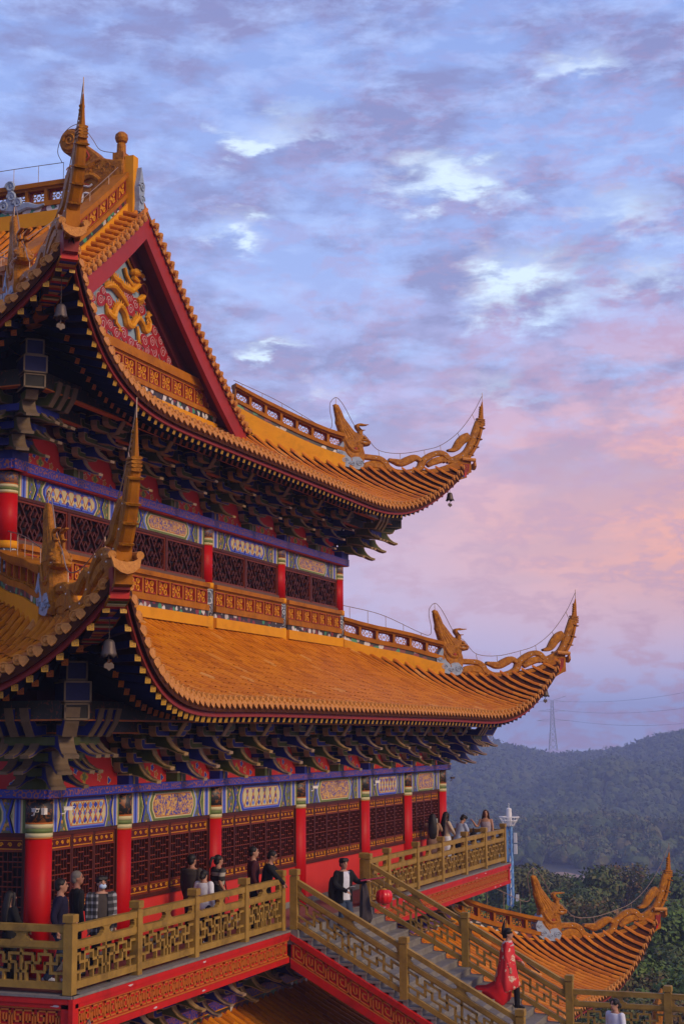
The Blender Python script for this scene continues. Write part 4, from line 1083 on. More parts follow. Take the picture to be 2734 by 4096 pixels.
# ------------------------------------------------------------------ balcony, stairs, railings
M_floor = mat('floor_tile_red', (.20, .075, .065), .6, (.15, .06, .055), 2.5, .7, .1, grime=.3)
RISE, RUN, Y0S, NST = .162, .30, -1.90, 17
def step_z(y):
    if y > Y0S: return 0.
    return -RISE*min(NST, int((Y0S-y)/RUN)+1)

def keyfret(mb, fr, u0, u1, v0, v1, w, depth=.014, m=None):
    """raised meander along u"""
    mb.use(m or M_fret); H = v1-v0; b = .026
    n = max(1, int(round((u1-u0)/(H*1.6)))); W = (u1-u0)/n
    for i in range(n):
        a = u0+i*W; k = W/2.1; s_ = H/1.0
        # two hooked spirals per unit, as bars in unit coordinates
        B = [(0, .0, 1.0, .0), (.0, .0, .0, 1.0), (0, 1.0, .78, 1.0), (.78, .28, .78, 1.0), (.26, .28, .78, .28), (.26, .28, .26, .70), (.26, .70, .52, .70),
             (1.0, .0, 1.0, .72), (1.24, .0, 2.02, .0), (1.24, .0, 1.24, 1.0), (1.24, 1.0, 2.02, 1.0), (1.52, .28, 1.52, .72), (1.52, .28, 1.80, .28), (1.80, .28, 1.80, .72), (1.02, .72, 1.24, .72)]
        for (x0, y0, x1, y1) in B:
            x0, x1 = a+x0*k, a+x1*k; y0, y1 = v0+b/2+y0*(H-b), v0+b/2+y1*(H-b)
            mb.box((min(x0, x1)-b/2, w, min(y0, y1)-b/2), (max(x0, x1)+b/2, w+depth, max(y0, y1)+b/2), fr)

def fascia(fr, L, parent, name='balcony_fascia', frets=True):
    mb = MB()
    mb.use(M_stone); mb.box((0, -.25, -.04), (L, .03, 0), fr)
    mb.use(M_fred)
    mb.box((0, -.2, -.13), (L, .02, -.04), fr); mb.box((0, -.2, -.20), (L, .0, -.13), fr)
    mb.box((0, -.2, -.56), (L, -.055, -.20), fr); mb.box((0, -.2, -.67), (L, -.005, -.56), fr)
    mb.use(M_fret); mb.box((0, -.055, -.225), (L, -.02, -.205), fr); mb.box((0, -.055, -.555), (L, -.02, -.535), fr)
    if frets: keyfret(mb, fr, .05, L-.05, -.515, -.245, -.055, .02)
    mb.use(M_cwhite)
    rd = random.Random(int(L*10))
    f2 = lambda u, w, v: fr(u, w, v)
    for i in range(int(L/1.6)):
        u = rd.uniform(.2, L-.4); v = rd.choice((-.1, -.16, -.62)); ww = {-.1: .02, -.16: 0., -.62: -.005}[v]
        pts = [(u+.05*rd.uniform(.6, 2.2)*math.cos(t_)*(1+.4*math.sin(3*t_+i)), v+.016*math.sin(t_)) for t_ in np.linspace(0, 6.28, 11)[:-1]]
        mb.prism(pts, f2, ww-.002, ww+.0012)
    return mb.build(name, parent)
bal = MB()
bal.use(M_floor)
bal.box((-1.5, -1.5, -.25), (26.0, .0, -.004)); bal.box((-1.5, 0, -.25), (0, 17.9, -.004)); bal.box((23.9, 0, -.25), (26.0, 17.9, -.004))
bal.use(M_stone); bal.box((7.3, -1.9, -.3), (12.2, -1.5, -.002))
bal.use(M_dred); bal.box((-1.45, -1.45, -.64), (25.9, -.05, -.26)); bal.box((-1.45, -.05, -.64), (-.05, 17.8, -.26))
bal = bal.build('balcony_slab', temple)
fR = lambda u, w, v: (u, -1.72-w, v)
fascia(lambda u, w, v: (-1.72+u, -1.72-w, v), 9.0, temple); fascia(lambda u, w, v: (12.22+u, -1.72-w, v), 13.85, temple)
fascia(lambda u, w, v: (-1.72-w, -1.72+u, v), 19.5, temple); fascia(lambda u, w, v: (26.05+w, -1.72+u, v), 19.5, temple, frets=False)
cn = MB().use(M_fred)
for x, y in ((-1.72, -1.72),): cn.box((x-.03, y-.03, -.67), (x+.05, y+.05, -.045))
cn.build('fascia_corner', temple)

# wall and brackets below the balcony
mb = MB().use(M_pscroll); mb.box((-.3, -.32, -1.62), (24.2, -.05, -1.42)); mb.use(M_org); mb.box((-.1, -.28, -1.95), (24, -.04, -1.62)); mb.use(M_pstrip); mb.box((-.1, -.285, -1.78), (24, -.28, -1.66)); mb.build('under_beam', temple)
for i, a in enumerate([.2, 2.0, 3.9, 5.8, 7.7, 9.6, 11.4, 13.3, 15.2, 17.1, 19., 20.9, 22.8]):
    Mx = side_matrix(sR, a, -1.60) @ Matrix.Diagonal((1, .95, .82, 1)); put(B_BLUE if i % 2 else B_GREEN, Mx)

FRET_HALF = [(0, .0, 0, 1), (-.0, .82, .27, .82), (.27, .55, .27, .82), (.27, .55, .41, .55), (.41, .55, .41, .82), (.41, .82, .68, .82), (.55, .82, .55, 1), (.68, .26, .68, .82), (.68, .26, 1, .26),
             (.56, .55, .83, .55), (.83, .55, .83, .82), (.83, .82, 1, .82), (.12, .55, .27, .55), (.12, .0, .12, .55), (0, .28, .12, .28), (.27, .28, .27, .55), (.27, .28, .55, .28), (.55, .28, .55, .55), (.40, 0, .40, .28), (.82, 0, .82, .26)]
def make_railing(label, posts, side_vec, skip=()):
    """posts: list of base points; a thing of posts and fret panels"""
    P = [np.array(p, float) for p in posts]
    r = empty('railing', tuple(P[0]), label, 'railing', 'ochre fretwork railings')
    sv = np.array(side_vec, float)
    for i, p in enumerate(P):
        if i in skip: continue
        mb = MB().use(M_rail)
        d = (P[1]-P[0]); d[2] = 0; d /= np.linalg.norm(d)
        f = lambda u, w, v, p=p: tuple(p+d*u+sv*w+np.array([0, 0, v]))
        h = .082
        mb.box((-h, -h, -.0), (h, h, 1.10), f); mb.box((-.062, -.062, 1.10), (.062, .062, 1.125), f)
        c = [(-h-.012, 1.125), (h+.012, 1.125), (h+.012, 1.235), (h-.005, 1.25), (-h+.005, 1.25), (-h-.012, 1.235)]
        mb.prism(c, f, -h-.012, h+.012)
        mb.build('post', r)
    for a, b in zip(P, P[1:]):
        W = np.linalg.norm((b-a)[:2]); dz = (b-a)[2]; dd = (b-a).copy(); dd[2] = 0; dd /= W
        f = lambda u, w, v: tuple(a+dd*u+sv*w+np.array([0, 0, v+dz*u/W]))
        g = .082; u0, u1 = g, W-g
        for nm, z0, z1, t_ in (('top_rail', .965, 1.075, .06), ('middle_rail', .72, .815, .055), ('bottom_rail', .075, .19, .055)):
            m = MB().use(M_rail); m.box((u0, -t_, z0), (u1, t_, z1), f)
            if nm == 'middle_rail': m.box((u0, -t_+.015, z0-.028), (u1, t_-.015, z0), f)
            m.build(nm, r)
        m = MB().use(M_rail); hw = (u1-u0)/2; um = (u0+u1)/2; v0, v1 = .19, .70; bw = .021
        for sg in (-1, 1):
            for j, (x0, y0, x1, y1) in enumerate(FRET_HALF):
                X0, X1 = sorted((um+sg*x0*hw, um+sg*x1*hw)); Y0_, Y1_ = v0+y0*(v1-v0), v0+y1*(v1-v0)
                if x0 == x1 == 0 and sg > 0: continue
                t_ = .032 + .0009*(j % 4)
                m.box((max(u0, X0-bw), -t_, max(v0-.004, Y0_-bw)), (min(u1, X1+bw), t_, min(v1, Y1_+bw)), f)
        m.build('fret_lattice', r)
        m = MB().use(M_rail); f2 = lambda u, w, v: f(u, w, v)
        blk = [(-.19, .815), (.19, .815), (.17, .84), (.12, .85), (.11, .875), (.085, .89), (.09, .925), (.12, .94), (.15, .95), (.17, .965), (-.17, .965), (-.15, .95), (-.12, .94), (-.09, .925), (-.085, .89), (-.11, .875), (-.12, .85), (-.17, .84)]
        m.prism([(um+u, v) for u, v in blk], f2, -.04, .04); m.build('cloud_block', r); m = MB().use(M_rail)
        q = [(0, .815), (.12, .815), (.1, .84), (.06, .85), (.055, .88), (.075, .905), (.06, .925), (.09, .945), (.11, .965), (0, .965)]
        m.prism([(u0+u, v) for u, v in q], f2, -.04, .04); m.build('cloud_block', r); m = MB().use(M_rail); m.prism([(u1-u, v) for u, v in q][::-1], f2, -.04, .04)
        m.build('cloud_block', r)
    return r
XR = [-1.57, .66, 2.93, 5.22, 7.12]
make_railing('long ochre fretwork railing along the near balcony left of the stairs', [(x, -1.58, 0) for x in XR], (0, -1, 0))
make_railing('ochre railing on the left facade running out of view past the dark door', [(-1.57, y, 0) for y in (-1.58, .2, 2.0, 3.8, 5.6, 7.4, 9.2)], (-1, 0, 0), (0,))
make_railing('ochre fretwork railing on the far balcony right of the stairs', [(x, -1.58, 0) for x in (12.36, 14.1, 16.5, 18.8, 21.2, 23.4, 25.75)], (0, -1, 0))
make_railing('dark backlit railing across the far end of the balcony behind the visitors', [(25.75, y, 0) for y in (-1.58, .45, 2.4, 4.3, 6.2)], (1, 0, 0), (0,))
SL = RISE/RUN
def sp(x, y): return (x, y, -(-1.75-y)*SL + .02)
make_railing('sloping ochre railing on the left side of the stairs', [sp(7.42, y) for y in (-1.78, -4.22, -6.66, -9.1)][:3], (-1, 0, 0))
make_railing('sloping ochre railing on the right side of the stairs', [sp(12.08, y) for y in (-1.78, -4.20, -6.64)], (1, 0, 0))
LZ = -RISE*NST
make_railing('level ochre railing at the foot of the stairs in front of the trees', [(12.1, y, LZ) for y in (-6.64, -8.86, -11.0, -13.1)], (1, 0, 0), (0,))

stair = empty('staircase', (9.7, -1.9, 0), 'grey stone staircase with red fretwork stringers descending from the balcony', 'staircase')
for k in range(NST):
    y0 = Y0S-RUN*k; z = -RISE*(k+1)
    if k == NST-1: continue
    m = MB().use(M_stone); m.box((7.34, y0-RUN-.02, z-.05), (12.16, y0+.0, z)); m.box((7.36, y0-RUN, z-RISE-.02), (12.14, y0-RUN+.10, z-.05))
    if k == 0: m.box((7.36, y0+.004, -RISE-.02), (12.14, y0+.1, -.31))
    m.build('step', stair)
for sgn, x in ((-1, 7.28), (1, 12.22)):
    y1 = Y0S-RUN*NST-.3; L = -1.74-y1
    f = lambda u, w, v: (x+sgn*w, -1.74-u, v-u*SL-.10)
    m = MB().use(M_fred)
    m.box((0, -.12, -.10), (L, .02, .02), f); m.box((0, -.12, -.50), (L, -.03, -.10), f); m.box((0, -.14, -.68), (L, .0, -.50), f)
    m.use(M_fret); m.box((0, -.03, -.125), (L, -.008, -.105), f); m.box((0, -.03, -.495), (L, -.008, -.475), f)
    keyfret(m, f, .06, L-.06, -.455, -.145, -.03, .02)
    m.build('stringer', stair)
m = MB().use(M_dred); f = lambda u, w, v: (7.3+w, -1.74-u, v-u*SL)
m.box((0, .03, -.62), (5.1, 4.85, -.42), f); m.build('stair_soffit', stair)
land = MB().use(M_stone); yl = Y0S-RUN*(NST-1)
land.box((4.5, -14., LZ-.35), (12.3, yl, LZ)); lo = land.build('landing', stair)
m = MB().use(M_fred); m.box((12.3, -14., LZ-.6), (12.34, yl, LZ-.04)); m.build('landing_fascia', stair)
# ------------------------------------------------------------------ people
def skin_m(i): return mat('skin_%d' % i, ((.34, .17, .11), (.40, .21, .14), (.28, .13, .085))[i % 3], .5, None, 8, .25)
M_hair = mat('black_hair', (.010, .008, .008), .45, (.02, .016, .014), 40, .6, .3, 120)
M_eye = mat('dark_eye', (.01, .008, .008), .2)
M_lip = mat('lip', (.30, .08, .07), .5)
def cloth(name, c, d=None, sc=6): return mat('cloth_'+name, c, .85, d, sc, .6, .15, 60, spec=.2)
def plaid_mat():
    k = N('cloth_plaid'); c = k.coord(); sx = k.node('ShaderNodeSeparateXYZ'); k.link(c, sx.inputs[0])
    a = k.math('GREATER_THAN', k.math('SINE', k.math('MULTIPLY', sx.outputs[2], 55.)), .35)
    b = k.math('GREATER_THAN', k.math('SINE', k.math('MULTIPLY', k.math('ADD', sx.outputs[0], sx.outputs[1]), 50.)), .35)
    f = k.math('MULTIPLY', k.math('ADD', a, b), .5)
    k.link(k.ramp(f, [(0, (.012, .012, .014)), (.5, (.07, .07, .08)), (1, (.26, .26, .28))]), k.b.inputs['Base Color']); k.b.inputs['Roughness'].default_value = .9; return k.m
def stripe_mat():
    k = N('cloth_striped'); sx = k.node('ShaderNodeSeparateXYZ'); k.link(k.coord(), sx.inputs[0])
    f = k.math('MULTIPLY', k.math('SUBTRACT', sx.outputs[2], .98), 2.2)
    k.link(k.ramp(f, [(0, (.015, .010, .008)), (.12, (.30, .27, .22)), (.30, (.012, .010, .010)), (.52, (.33, .30, .25)), (.68, (.03, .03, .03)), (.9, (.05, .05, .055))], 'CONSTANT'), k.b.inputs['Base Color']); k.b.inputs['Roughness'].default_value = .9; return k.m
def robe_mat():
    k = N('cloth_red_robe'); c = k.coord()
    z = k.node('ShaderNodeSeparateXYZ'); k.link(c, z.inputs[0])
    n = k.noise(5.5, 2, .5); d = k.noise(38, 3, .6)
    f = k.math('MULTIPLY', k.math('GREATER_THAN', n, .575), k.math('GREATER_THAN', d, .46))
    k.link(k.mix(f, (.50, .006, .010), (.55, .42, .30)), k.b.inputs['Base Color']); k.b.inputs['Roughness'].default_value = .6; return k.m

def remesh(o, vox):
    m = o.modifiers.new('remesh', 'REMESH'); m.mode = 'VOXEL'; m.voxel_size = vox; m.use_smooth_shade = True
    s = o.modifiers.new('smooth', 'SMOOTH'); s.factor = .5; s.iterations = 3
    return o

def person(loc, yaw, h, label, top, bottom, skin=0, hair='short', lean=0., head=0., nod=0., armL=None, armR=None, legs=None, shoes=None, sleeves=1., dress=None, hairmat=None, coat=None, shoulder=1., mask=None, glasses=False, extra=None, long_top=0.):
    """faces +x locally; arms: (elbow, wrist) points in body space before the lean"""
    s_ = h/1.72
    r = empty('person', loc, label, 'person', 'visitors on the balcony and stairs', yaw)
    hip = np.array([0, 0, .90])
    cl, sl = math.cos(lean), math.sin(lean)
    def U(p):
        p = np.array(p, float)
        if p[2] < .9: return p*s_
        q = p-hip; return (hip+np.array([q[0]*cl+q[2]*sl, q[1], -q[0]*sl+q[2]*cl]))*s_
    hc = np.array([.02, 0, 1.585])
    ch, sh = math.cos(head), math.sin(head); cn, sn = math.cos(nod), math.sin(nod)
    def H(p):
        q = np.array(p, float)-hc
        q = np.array([q[0]*cn+q[2]*sn, q[1], -q[0]*sn+q[2]*cn]); q = np.array([q[0]*ch-q[1]*sh, q[0]*sh+q[1]*ch, q[2]])
        return U(hc+q)
    fH = lambda x, y, z: tuple(H((x, y, z)))
    sw = .178*shoulder
    armL = armL or ((-.02, .215, 1.14), (.06, .22, .88)); armR = armR or ((-.02, -.215, 1.14), (.06, -.22, .88))
    legs = legs or (((.02, .095, .48), (0, .10, .07)), ((.02, -.095, .48), (0, -.10, .07)))
    sk = skin_m(skin)
    def ring(z, rx, ry, x=0.): return [tuple(U((x+rx*math.cos(a), ry*math.sin(a), z))) for a in np.linspace(0, 2*math.pi, 17)[:-1]]
    torso = [(.80, .105, .150), (.90, .115, .165), (1.05, .095, .138), (1.20, .112, .160), (1.33, .112, .175*shoulder), (1.40, .085, .165*shoulder), (1.45, .055, .085)]
    def limb(mb, pts, rad, seg=9): 
        P = [np.array(p) for p in pts]; Q = spline(P, 10) if len(P) > 2 else P
        rr = np.interp(np.linspace(0, 1, len(Q)), np.linspace(0, 1, len(rad)), rad)
        mb.tube(Q, list(rr), seg); 
        for p, q in ((Q[0], rr[0]), (Q[-1], rr[-1])): mb.sphere(p, q*1.0, 8, 6)
    shl = [np.array((0, sw, 1.385)), np.array((0, -sw, 1.385))]
    # ---- body, one continuous surface
    b = MB().use(sk)
    b.sphere((.012, 0, 1.605), (.092, .074, .105), 14, 10, fH); b.sphere((.04, 0, 1.545), (.066, .055, .068), 12, 8, fH)
    b.tube([H((.098, 0, 1.615)), H((.118, 0, 1.585)), H((.100, 0, 1.572))], [.010, .017, .012], 6)
    for y in (-.074, .074): b.sphere((.0, y, 1.595), (.022, .012, .032), 7, 5, fH)
    b.tube([H((.0, 0, 1.56)), U((-.01, 0, 1.42))], [.052, .060], 10)
    b.loft([ring(*q) for q in torso])
    for sgn, A, sh_ in ((1, armL, shl[0]), (-1, armR, shl[1])):
        e, w = np.array(A[0]), np.array(A[1])
        limb(b, [U(sh_), U(e), U(w)], [.050, .042, .038, .028])
        d = (w-e)/np.linalg.norm(w-e); side = np.cross(d, [0, 0, 1.]) if abs(d[2]) < .9 else np.array([1., 0, 0]); side /= np.linalg.norm(side); up = np.cross(side, d)
        pc = w+d*.05
        b.tube([U(w), U(w+d*.045), U(w+d*.09)], [.026, .036, .030], 8, flat=.6)
        for j, ln in enumerate((.062, .075, .070, .054)):
            o_ = side*(.027-.018*j); k = up*(-.02-.004*j)
            b.tube([U(w+d*.075+o_), U(w+d*(.08+ln*.55)+o_+k*.4), U(w+d*(.08+ln)+o_+k*1.4)], [.0095, .009, .007], 5)
        b.tube([U(w+d*.02+side*.03), U(w+d*.055+side*.052), U(w+d*.085+side*.05-up*.015)], [.012, .010, .008], 5)
    for sgn, L in ((1, legs[0]), (-1, legs[1])):
        k, a = np.array(L[0]), np.array(L[1])
        limb(b, [U((0, sgn*.09, .86)), k*s_, a*s_], [.085, .062, .055, .040])
        b.tube([(a+[-.05, 0, -.035])*s_, (a+[.05, 0, -.035])*s_, (a+[.14, 0, -.045])*s_], [.035*s_, .035*s_, .022*s_], 7)
    body = remesh(b.build('body', r, local=True), .013)
    # ---- face details
    f = MB().use(M_eye)
    for y in (-.032, .032): f.sphere((.092, y, 1.615), (.010, .015, .008), 6, 5, fH); f.use(M_hair); f.box((.085, y-.02, 1.632), (.098, y+.02, 1.640), fH); f.use(M_eye)
    if not mask: f.use(M_lip); f.sphere((.100, 0, 1.545), (.010, .024, .008), 7, 5, fH)
    if glasses:
        f.use(M_eye)
        for y in (-.034, .034): f.tube([fH(.105, y+.024*math.cos(a), 1.613+.018*math.sin(a)) for a in np.linspace(0, 6.283, 11)], .004, 4)
        f.tube([fH(.106, -.012, 1.615), fH(.106, .012, 1.615)], .004, 4)
        for y in (-.06, .06): f.tube([fH(.104, y, 1.615), fH(.01, y*1.3, 1.615)], .004, 4)
    f.build('face', body, local=True)
    # ---- clothing
    if top:
        t = MB().use(top); gx = .022
        lo = .80-long_top
        rows = [(z, rx+gx, ry+gx) for z, rx, ry in torso if z < 1.44]
        rows = [(lo, .125+gx, .165+gx)] + rows[1:] + [(1.43, .08, .10)]
        t.loft([ring(*q) for q in rows])
        if sleeves > 0:
            for sgn, A, sh_ in ((1, armL, shl[0]), (-1, armR, shl[1])):
                e, w = np.array(A[0]), np.array(A[1])
                if sleeves >= 1: limb(t, [U(sh_), U(e), U(w)], [.070, .062, .056, .044])
                else: limb(t, [U(sh_), U(sh_+(e-sh_)*.75)], [.072, .066])
        remesh(t.build('top', r, local=True), .016)
    if coat:
        c = MB().use(coat)
        for sgn in (1, -1):
            c.loft([[tuple(U((.135*math.cos(a), (.185+.02*(1.4-z))*math.sin(a)*1., z))) for a in np.linspace(.42 if sgn > 0 else -.42, 3.2 if sgn > 0 else -3.2, 12)] + [tuple(U((.150*math.cos(a), (.205+.02*(1.4-z))*math.sin(a), z))) for a in np.linspace(3.2 if sgn > 0 else -3.2, .42 if sgn > 0 else -.42, 12)] for z in (.74, .9, 1.1, 1.3, 1.40, 1.45)])
        for sgn, A, sh_ in ((1, armL, shl[0]), (-1, armR, shl[1])): limb(c, [U(sh_), U(np.array(A[0])), U(np.array(A[1]))], [.078, .070, .062, .05])
        remesh(c.build('jacket', r, local=True), .016)
    if bottom and not dress:
        t = MB().use(bottom)
        t.loft([ring(.76, .120, .165), ring(.9, .132, .180), ring(.98, .12, .165)])
        for sgn, L in ((1, legs[0]), (-1, legs[1])):
            k, a = np.array(L[0]), np.array(L[1]); limb(t, [U((0, sgn*.09, .84)), k*s_, (a+[0, 0, .0])*s_], [.105, .082, .074, .066])
        remesh(t.build('trousers', r, local=True), .016)
    if dress:
        t = MB().use(bottom); z0, flare, ztop = dress
        zs = np.linspace(z0, ztop, 10); rows = []
        for z in zs:
            k = (ztop-z)/(ztop-z0+1e-6); rx = np.interp(z, [.5, .8, .9, 1.05, 1.2, 1.34], [.14, .135, .137, .112, .13, .12])+flare*k**1.3; ry = np.interp(z, [.5, .8, .9, 1.05, 1.2, 1.34], [.17, .175, .185, .155, .175, .165])+flare*k**1.3
            rows.append([tuple(U(((rx*(1+.06*k*math.sin(9*a)))*math.cos(a), ry*(1+.06*k*math.sin(9*a))*math.sin(a), z))) for a in np.linspace(0, 2*math.pi, 41)[:-1]])
        t.loft(rows); t.build('skirt', r, local=True, smooth=True)
    sm = shoes or M_eye
    t = MB().use(sm)
    for L in legs:
        a = np.array(L[1]); t.tube([(a+[-.075, 0, -.03])*s_, (a+[-.02, 0, -.02])*s_, (a+[.07, 0, -.035])*s_, (a+[.17, 0, -.05])*s_], [.030*s_, .046*s_, .042*s_, .024*s_], 8)
    t.build('shoes', r, local=True, smooth=True)
    # ---- hair
    hm = hairmat or M_hair; t = MB().use(hm)
    t.sphere((-.012, 0, 1.635), (.100, .088, .092), 14, 10, fH); t.sphere((-.045, 0, 1.58), (.066, .080, .080), 12, 8, fH)
    if hair == 'fringe':
        for i in range(9):
            y = -.075+.019*i; t.tube([H((.03, y*.8, 1.712)), H((.074, y, 1.69)), H((.090, y*1.0, 1.645))], [.022, .017, .007], 6)
        for i in range(14):
            a = i*.45; t.tube([H((-.02, 0, 1.70)), H((.07*math.cos(a)-.01, .075*math.sin(a), 1.70)), H((.095*math.cos(a)-.02, .095*math.sin(a), 1.62))], [.02, .026, .012], 5)
    if hair in ('long', 'longbrown'):
        rows = []
        for z, rx, ry, x in ((1.66, .085, .085, -.015), (1.56, .085, .098, -.04), (1.44, .075, .125, -.075), (1.30, .06, .135, -.105), (1.15, .05, .13, -.115), (1.02, .035, .10, -.115), (.97, .012, .05, -.115)):
            rows.append([tuple(U((x+rx*math.cos(a)*(.55 if math.cos(a) > 0 else 1), ry*math.sin(a), z))) for a in np.linspace(0, 2*math.pi, 17)[:-1]])
        t.loft(rows)
        for sg in (-1, 1): t.tube([H((.05, sg*.055, 1.69)), H((.045, sg*.088, 1.60)), U((.02, sg*.11, 1.44)), U((0, sg*.12, 1.25))], [.03, .028, .03, .012], 6)
    if hair == 'ponytail':
        t.tube([H((-.08, 0, 1.66)), H((-.16, 0, 1.66)), H((-.20, 0, 1.56)), H((-.20, 0, 1.42))], [.03, .034, .032, .010], 8)
    if hair == 'bun': t.sphere((-.115, 0, 1.56), (.055, .06, .06), 10, 7, fH); t.sphere((.04, .05, 1.64), (.05, .045, .06), 8, 6, fH); t.sphere((.04, -.05, 1.64), (.05, .045, .06), 8, 6, fH)
    if hair == 'headdress':
        t.sphere((.0, 0, 1.66), (.105, .095, .09), 12, 8, fH)
        t.loft([[fH(-.09+x+rx*math.cos(a), ry*math.sin(a), z) for a in np.linspace(0, 6.283, 13)[:-1]] for z, rx, ry, x in ((1.50, .035, .05, -.0), (1.62, .05, .06, -.02), (1.75, .045, .05, -.02), (1.86, .025, .03, .0), (1.93, .008, .01, .01))])
    ho = remesh(t.build('hair', r, local=True), .012)
    if hair == 'headdress':
        g = MB().use(M_manji); g.tube([H((-.03, 0, 1.92)), H((-.02, 0, 1.80)), H((-.01, 0, 1.72))], [.006, .014, .012], 6); g.sphere((.09, .05, 1.69), (.02, .02, .02), 6, 5, fH); g.sphere((.09, -.05, 1.69), (.02, .02, .02), 6, 5, fH); g.build('hair_ornament', ho, local=True)
    if mask:
        g = MB().use(mask); g.sphere((.072, 0, 1.552), (.052, .064, .05), 12, 8, fH); g.build('face_mask', r, local=True, smooth=True)
    if extra: extra(r, U, H)
    return r

C_black, C_navy, C_grey = cloth('black', (.010, .010, .011)), cloth('navy', (.010, .008, .028)), cloth('grey', (.055, .045, .040))
C_white, C_maroon, C_jean = cloth('white', (.62, .64, .72)), cloth('maroon', (.055, .012, .018)), cloth('jeans', (.028, .045, .085), (.06, .08, .12))
C_cream, C_brown, C_tan = cloth('cream', (.50, .40, .30)), cloth('brown', (.22, .13, .095)), cloth('tan', (.30, .18, .11))
C_lblue, C_sil = cloth('lightblue', (.36, .42, .58)), mat('silver_dress', (.36, .30, .34), .35, (.18, .14, .18), 30, .9, .5, 60)
C_plaid, C_stripe, C_robe = plaid_mat(), stripe_mat(), robe_mat()
C_mask = cloth('mask', (.45, .58, .78)); M_ghair = mat('grey_hair', (.10, .09, .085), .7, (.2, .18, .16), 30)
fwd = [(R_(0))]
walk = (((.12, .09, .50), (.10, .10, .07)), ((.02, -.09, .50), (-.20, -.10, .12)))
person((-1.05, -.12, 0), R_(-35), 1.53, 'woman in black with long dark hair at the left edge of the balcony', C_black, C_black, 1, 'long', armR=((.08, -.23, 1.15), (.26, -.18, 1.02)))
person((-.66, -.85, 0), R_(-62), 1.72, 'man in navy sweater and jeans standing behind the corner railing post', C_navy, C_jean, 0, 'short', armL=((-.02, .25, 1.14), (.20, .12, 1.02)), armR=((-.10, -.24, 1.14), (-.04, -.22, .9)), legs=walk, shoes=C_white, shoulder=1.08)
person((.30, -.60, 0), R_(-60), 1.76, 'grey-haired person in black half hidden behind the man in navy', C_black, C_black, 2, 'short', hairmat=M_ghair, armL=((.0, .25, 1.14), (.24, .14, 1.05)))
person((-.05, -1.28, 0), R_(222), 1.72, 'man in checked shirt and blue face mask walking along the balcony', C_grey, C_black, 1, 'fringe', coat=C_plaid, legs=walk, mask=C_mask, head=.15, shoulder=1.08)
person((4.95, -.55, 0), R_(-12), 1.72, 'man in grey jacket seen from behind near the window', C_grey, C_black, 0, 'short', shoulder=1.1)
person((4.62, -.98, 0), R_(-5), 1.44, 'short woman in white blouse and pinned hair behind a railing post', C_white, C_navy, 1, 'bun', dress=None, shoes=C_white)
def strap(r, U, H):
    m = MB().use(C_black); m.tube([U((-.10, .15, 1.40)), U((-.14, .0, 1.2)), U((-.10, -.19, .95))], .014, 6); m.tube([U((.10, .15, 1.40)), U((.15, .0, 1.2)), U((.10, -.19, .95))], .014, 6); m.build('bag_strap', r, local=True)
person((5.93, -.68, 0), R_(-35), 1.64, 'woman in striped top with a ponytail walking away', C_stripe, C_black, 0, 'ponytail', sleeves=.5, armR=((-.10, -.25, 1.16), (.02, -.32, .92)), extra=strap, shoulder=1.1)
person((7.05, -.98, 0), R_(-62), 1.74, 'man in maroon jacket standing beside the leaning man with glasses', C_maroon, C_black, 1, 'short', shoulder=1.05)
person((7.0, -1.27, 0), R_(-75), 1.68, 'man in black with glasses leaning on the railing by the stairs', C_black, C_black, 0, 'short', lean=.22, nod=.15, glasses=True, armL=((.22, .20, 1.22), (.36, .02, 1.10)), armR=((.22, -.20, 1.22), (.38, -.05, 1.10)), legs=(((.0, .095, .48), (-.05, .10, .07)), ((.0, -.095, .48), (-.10, -.10, .07))))
# young man with lantern at the head of the stairs
zz = step_z(-2.29)
yg = R_(-128)
person((9.05, -2.29, zz), yg, 1.70, 'young man in black jacket and white shirt carrying a lantern down the stairs', C_white, C_jean, 1, 'fringe', coat=C_black, head=.12, nod=.06,
       armL=((.10, .30, 1.20), (.30, .40, 1.22)), armR=((.05, -.26, 1.15), (.26, -.10, 1.02)), legs=(((.12, .09, .50), (.10, .10, .07)), ((.06, -.09, .50), (-.08, -.10, .10))), shoes=C_navy)
def loc2(o, yaw, p): return (o[0]+p[0]*math.cos(yaw)-p[1]*math.sin(yaw), o[1]+p[0]*math.sin(yaw)+p[1]*math.cos(yaw), o[2]+p[2])
O_ = (9.05, -2.29, zz)
hand = loc2(O_, yg, (.36, .43, 1.235))
sdir = np.array([.30, -.92, .14]); sdir /= np.linalg.norm(sdir)
lt = empty('paper_lantern', tuple(np.array(hand)+sdir*.34+[0, 0, -.42]), 'round red ribbed lantern hanging from a stick above the stairs', 'lantern')
lc = np.array(worg(lt)); m = MB().use(mat('lantern_red', (.62, .010, .012), .25, (.5, .008, .01), 3, .4, spec=.5))
m.loft([[(lc[0]+rr*(1+.09*abs(math.sin(5*a)))*math.cos(a), lc[1]+rr*(1+.09*abs(math.sin(5*a)))*math.sin(a), lc[2]+z) for a in np.linspace(0, 2*math.pi, 49)[:-1]] for rr, z in ((.05, -.155), (.10, -.15), (.15, -.115), (.172, -.05), (.176, 0), (.172, .05), (.15, .115), (.10, .15), (.05, .155))])
m.build('shade', lt, smooth=True)
m = MB().use(M_manji); m.lathe([(.06, .15), (.065, .165), (.03, .18)], lc, 12); m.lathe([(.03, -.19), (.065, -.17), (.06, -.15)], lc, 12); m.build('cap', lt)
m = MB().use(M_wire); m.tube([lc+[0, 0, .17], np.array(hand)+sdir*.34], .004, 5); m.build('cord', lt)
st = MB().use(mat('stick_pink', (.40, .03, .09), .5)); st.tube([np.array(hand)-sdir*.18, np.array(hand)+sdir*.36], [.018, .012], 8); tag(st.build('lantern_stick'), 'pink stick held out by the young man on the stairs', 'stick')
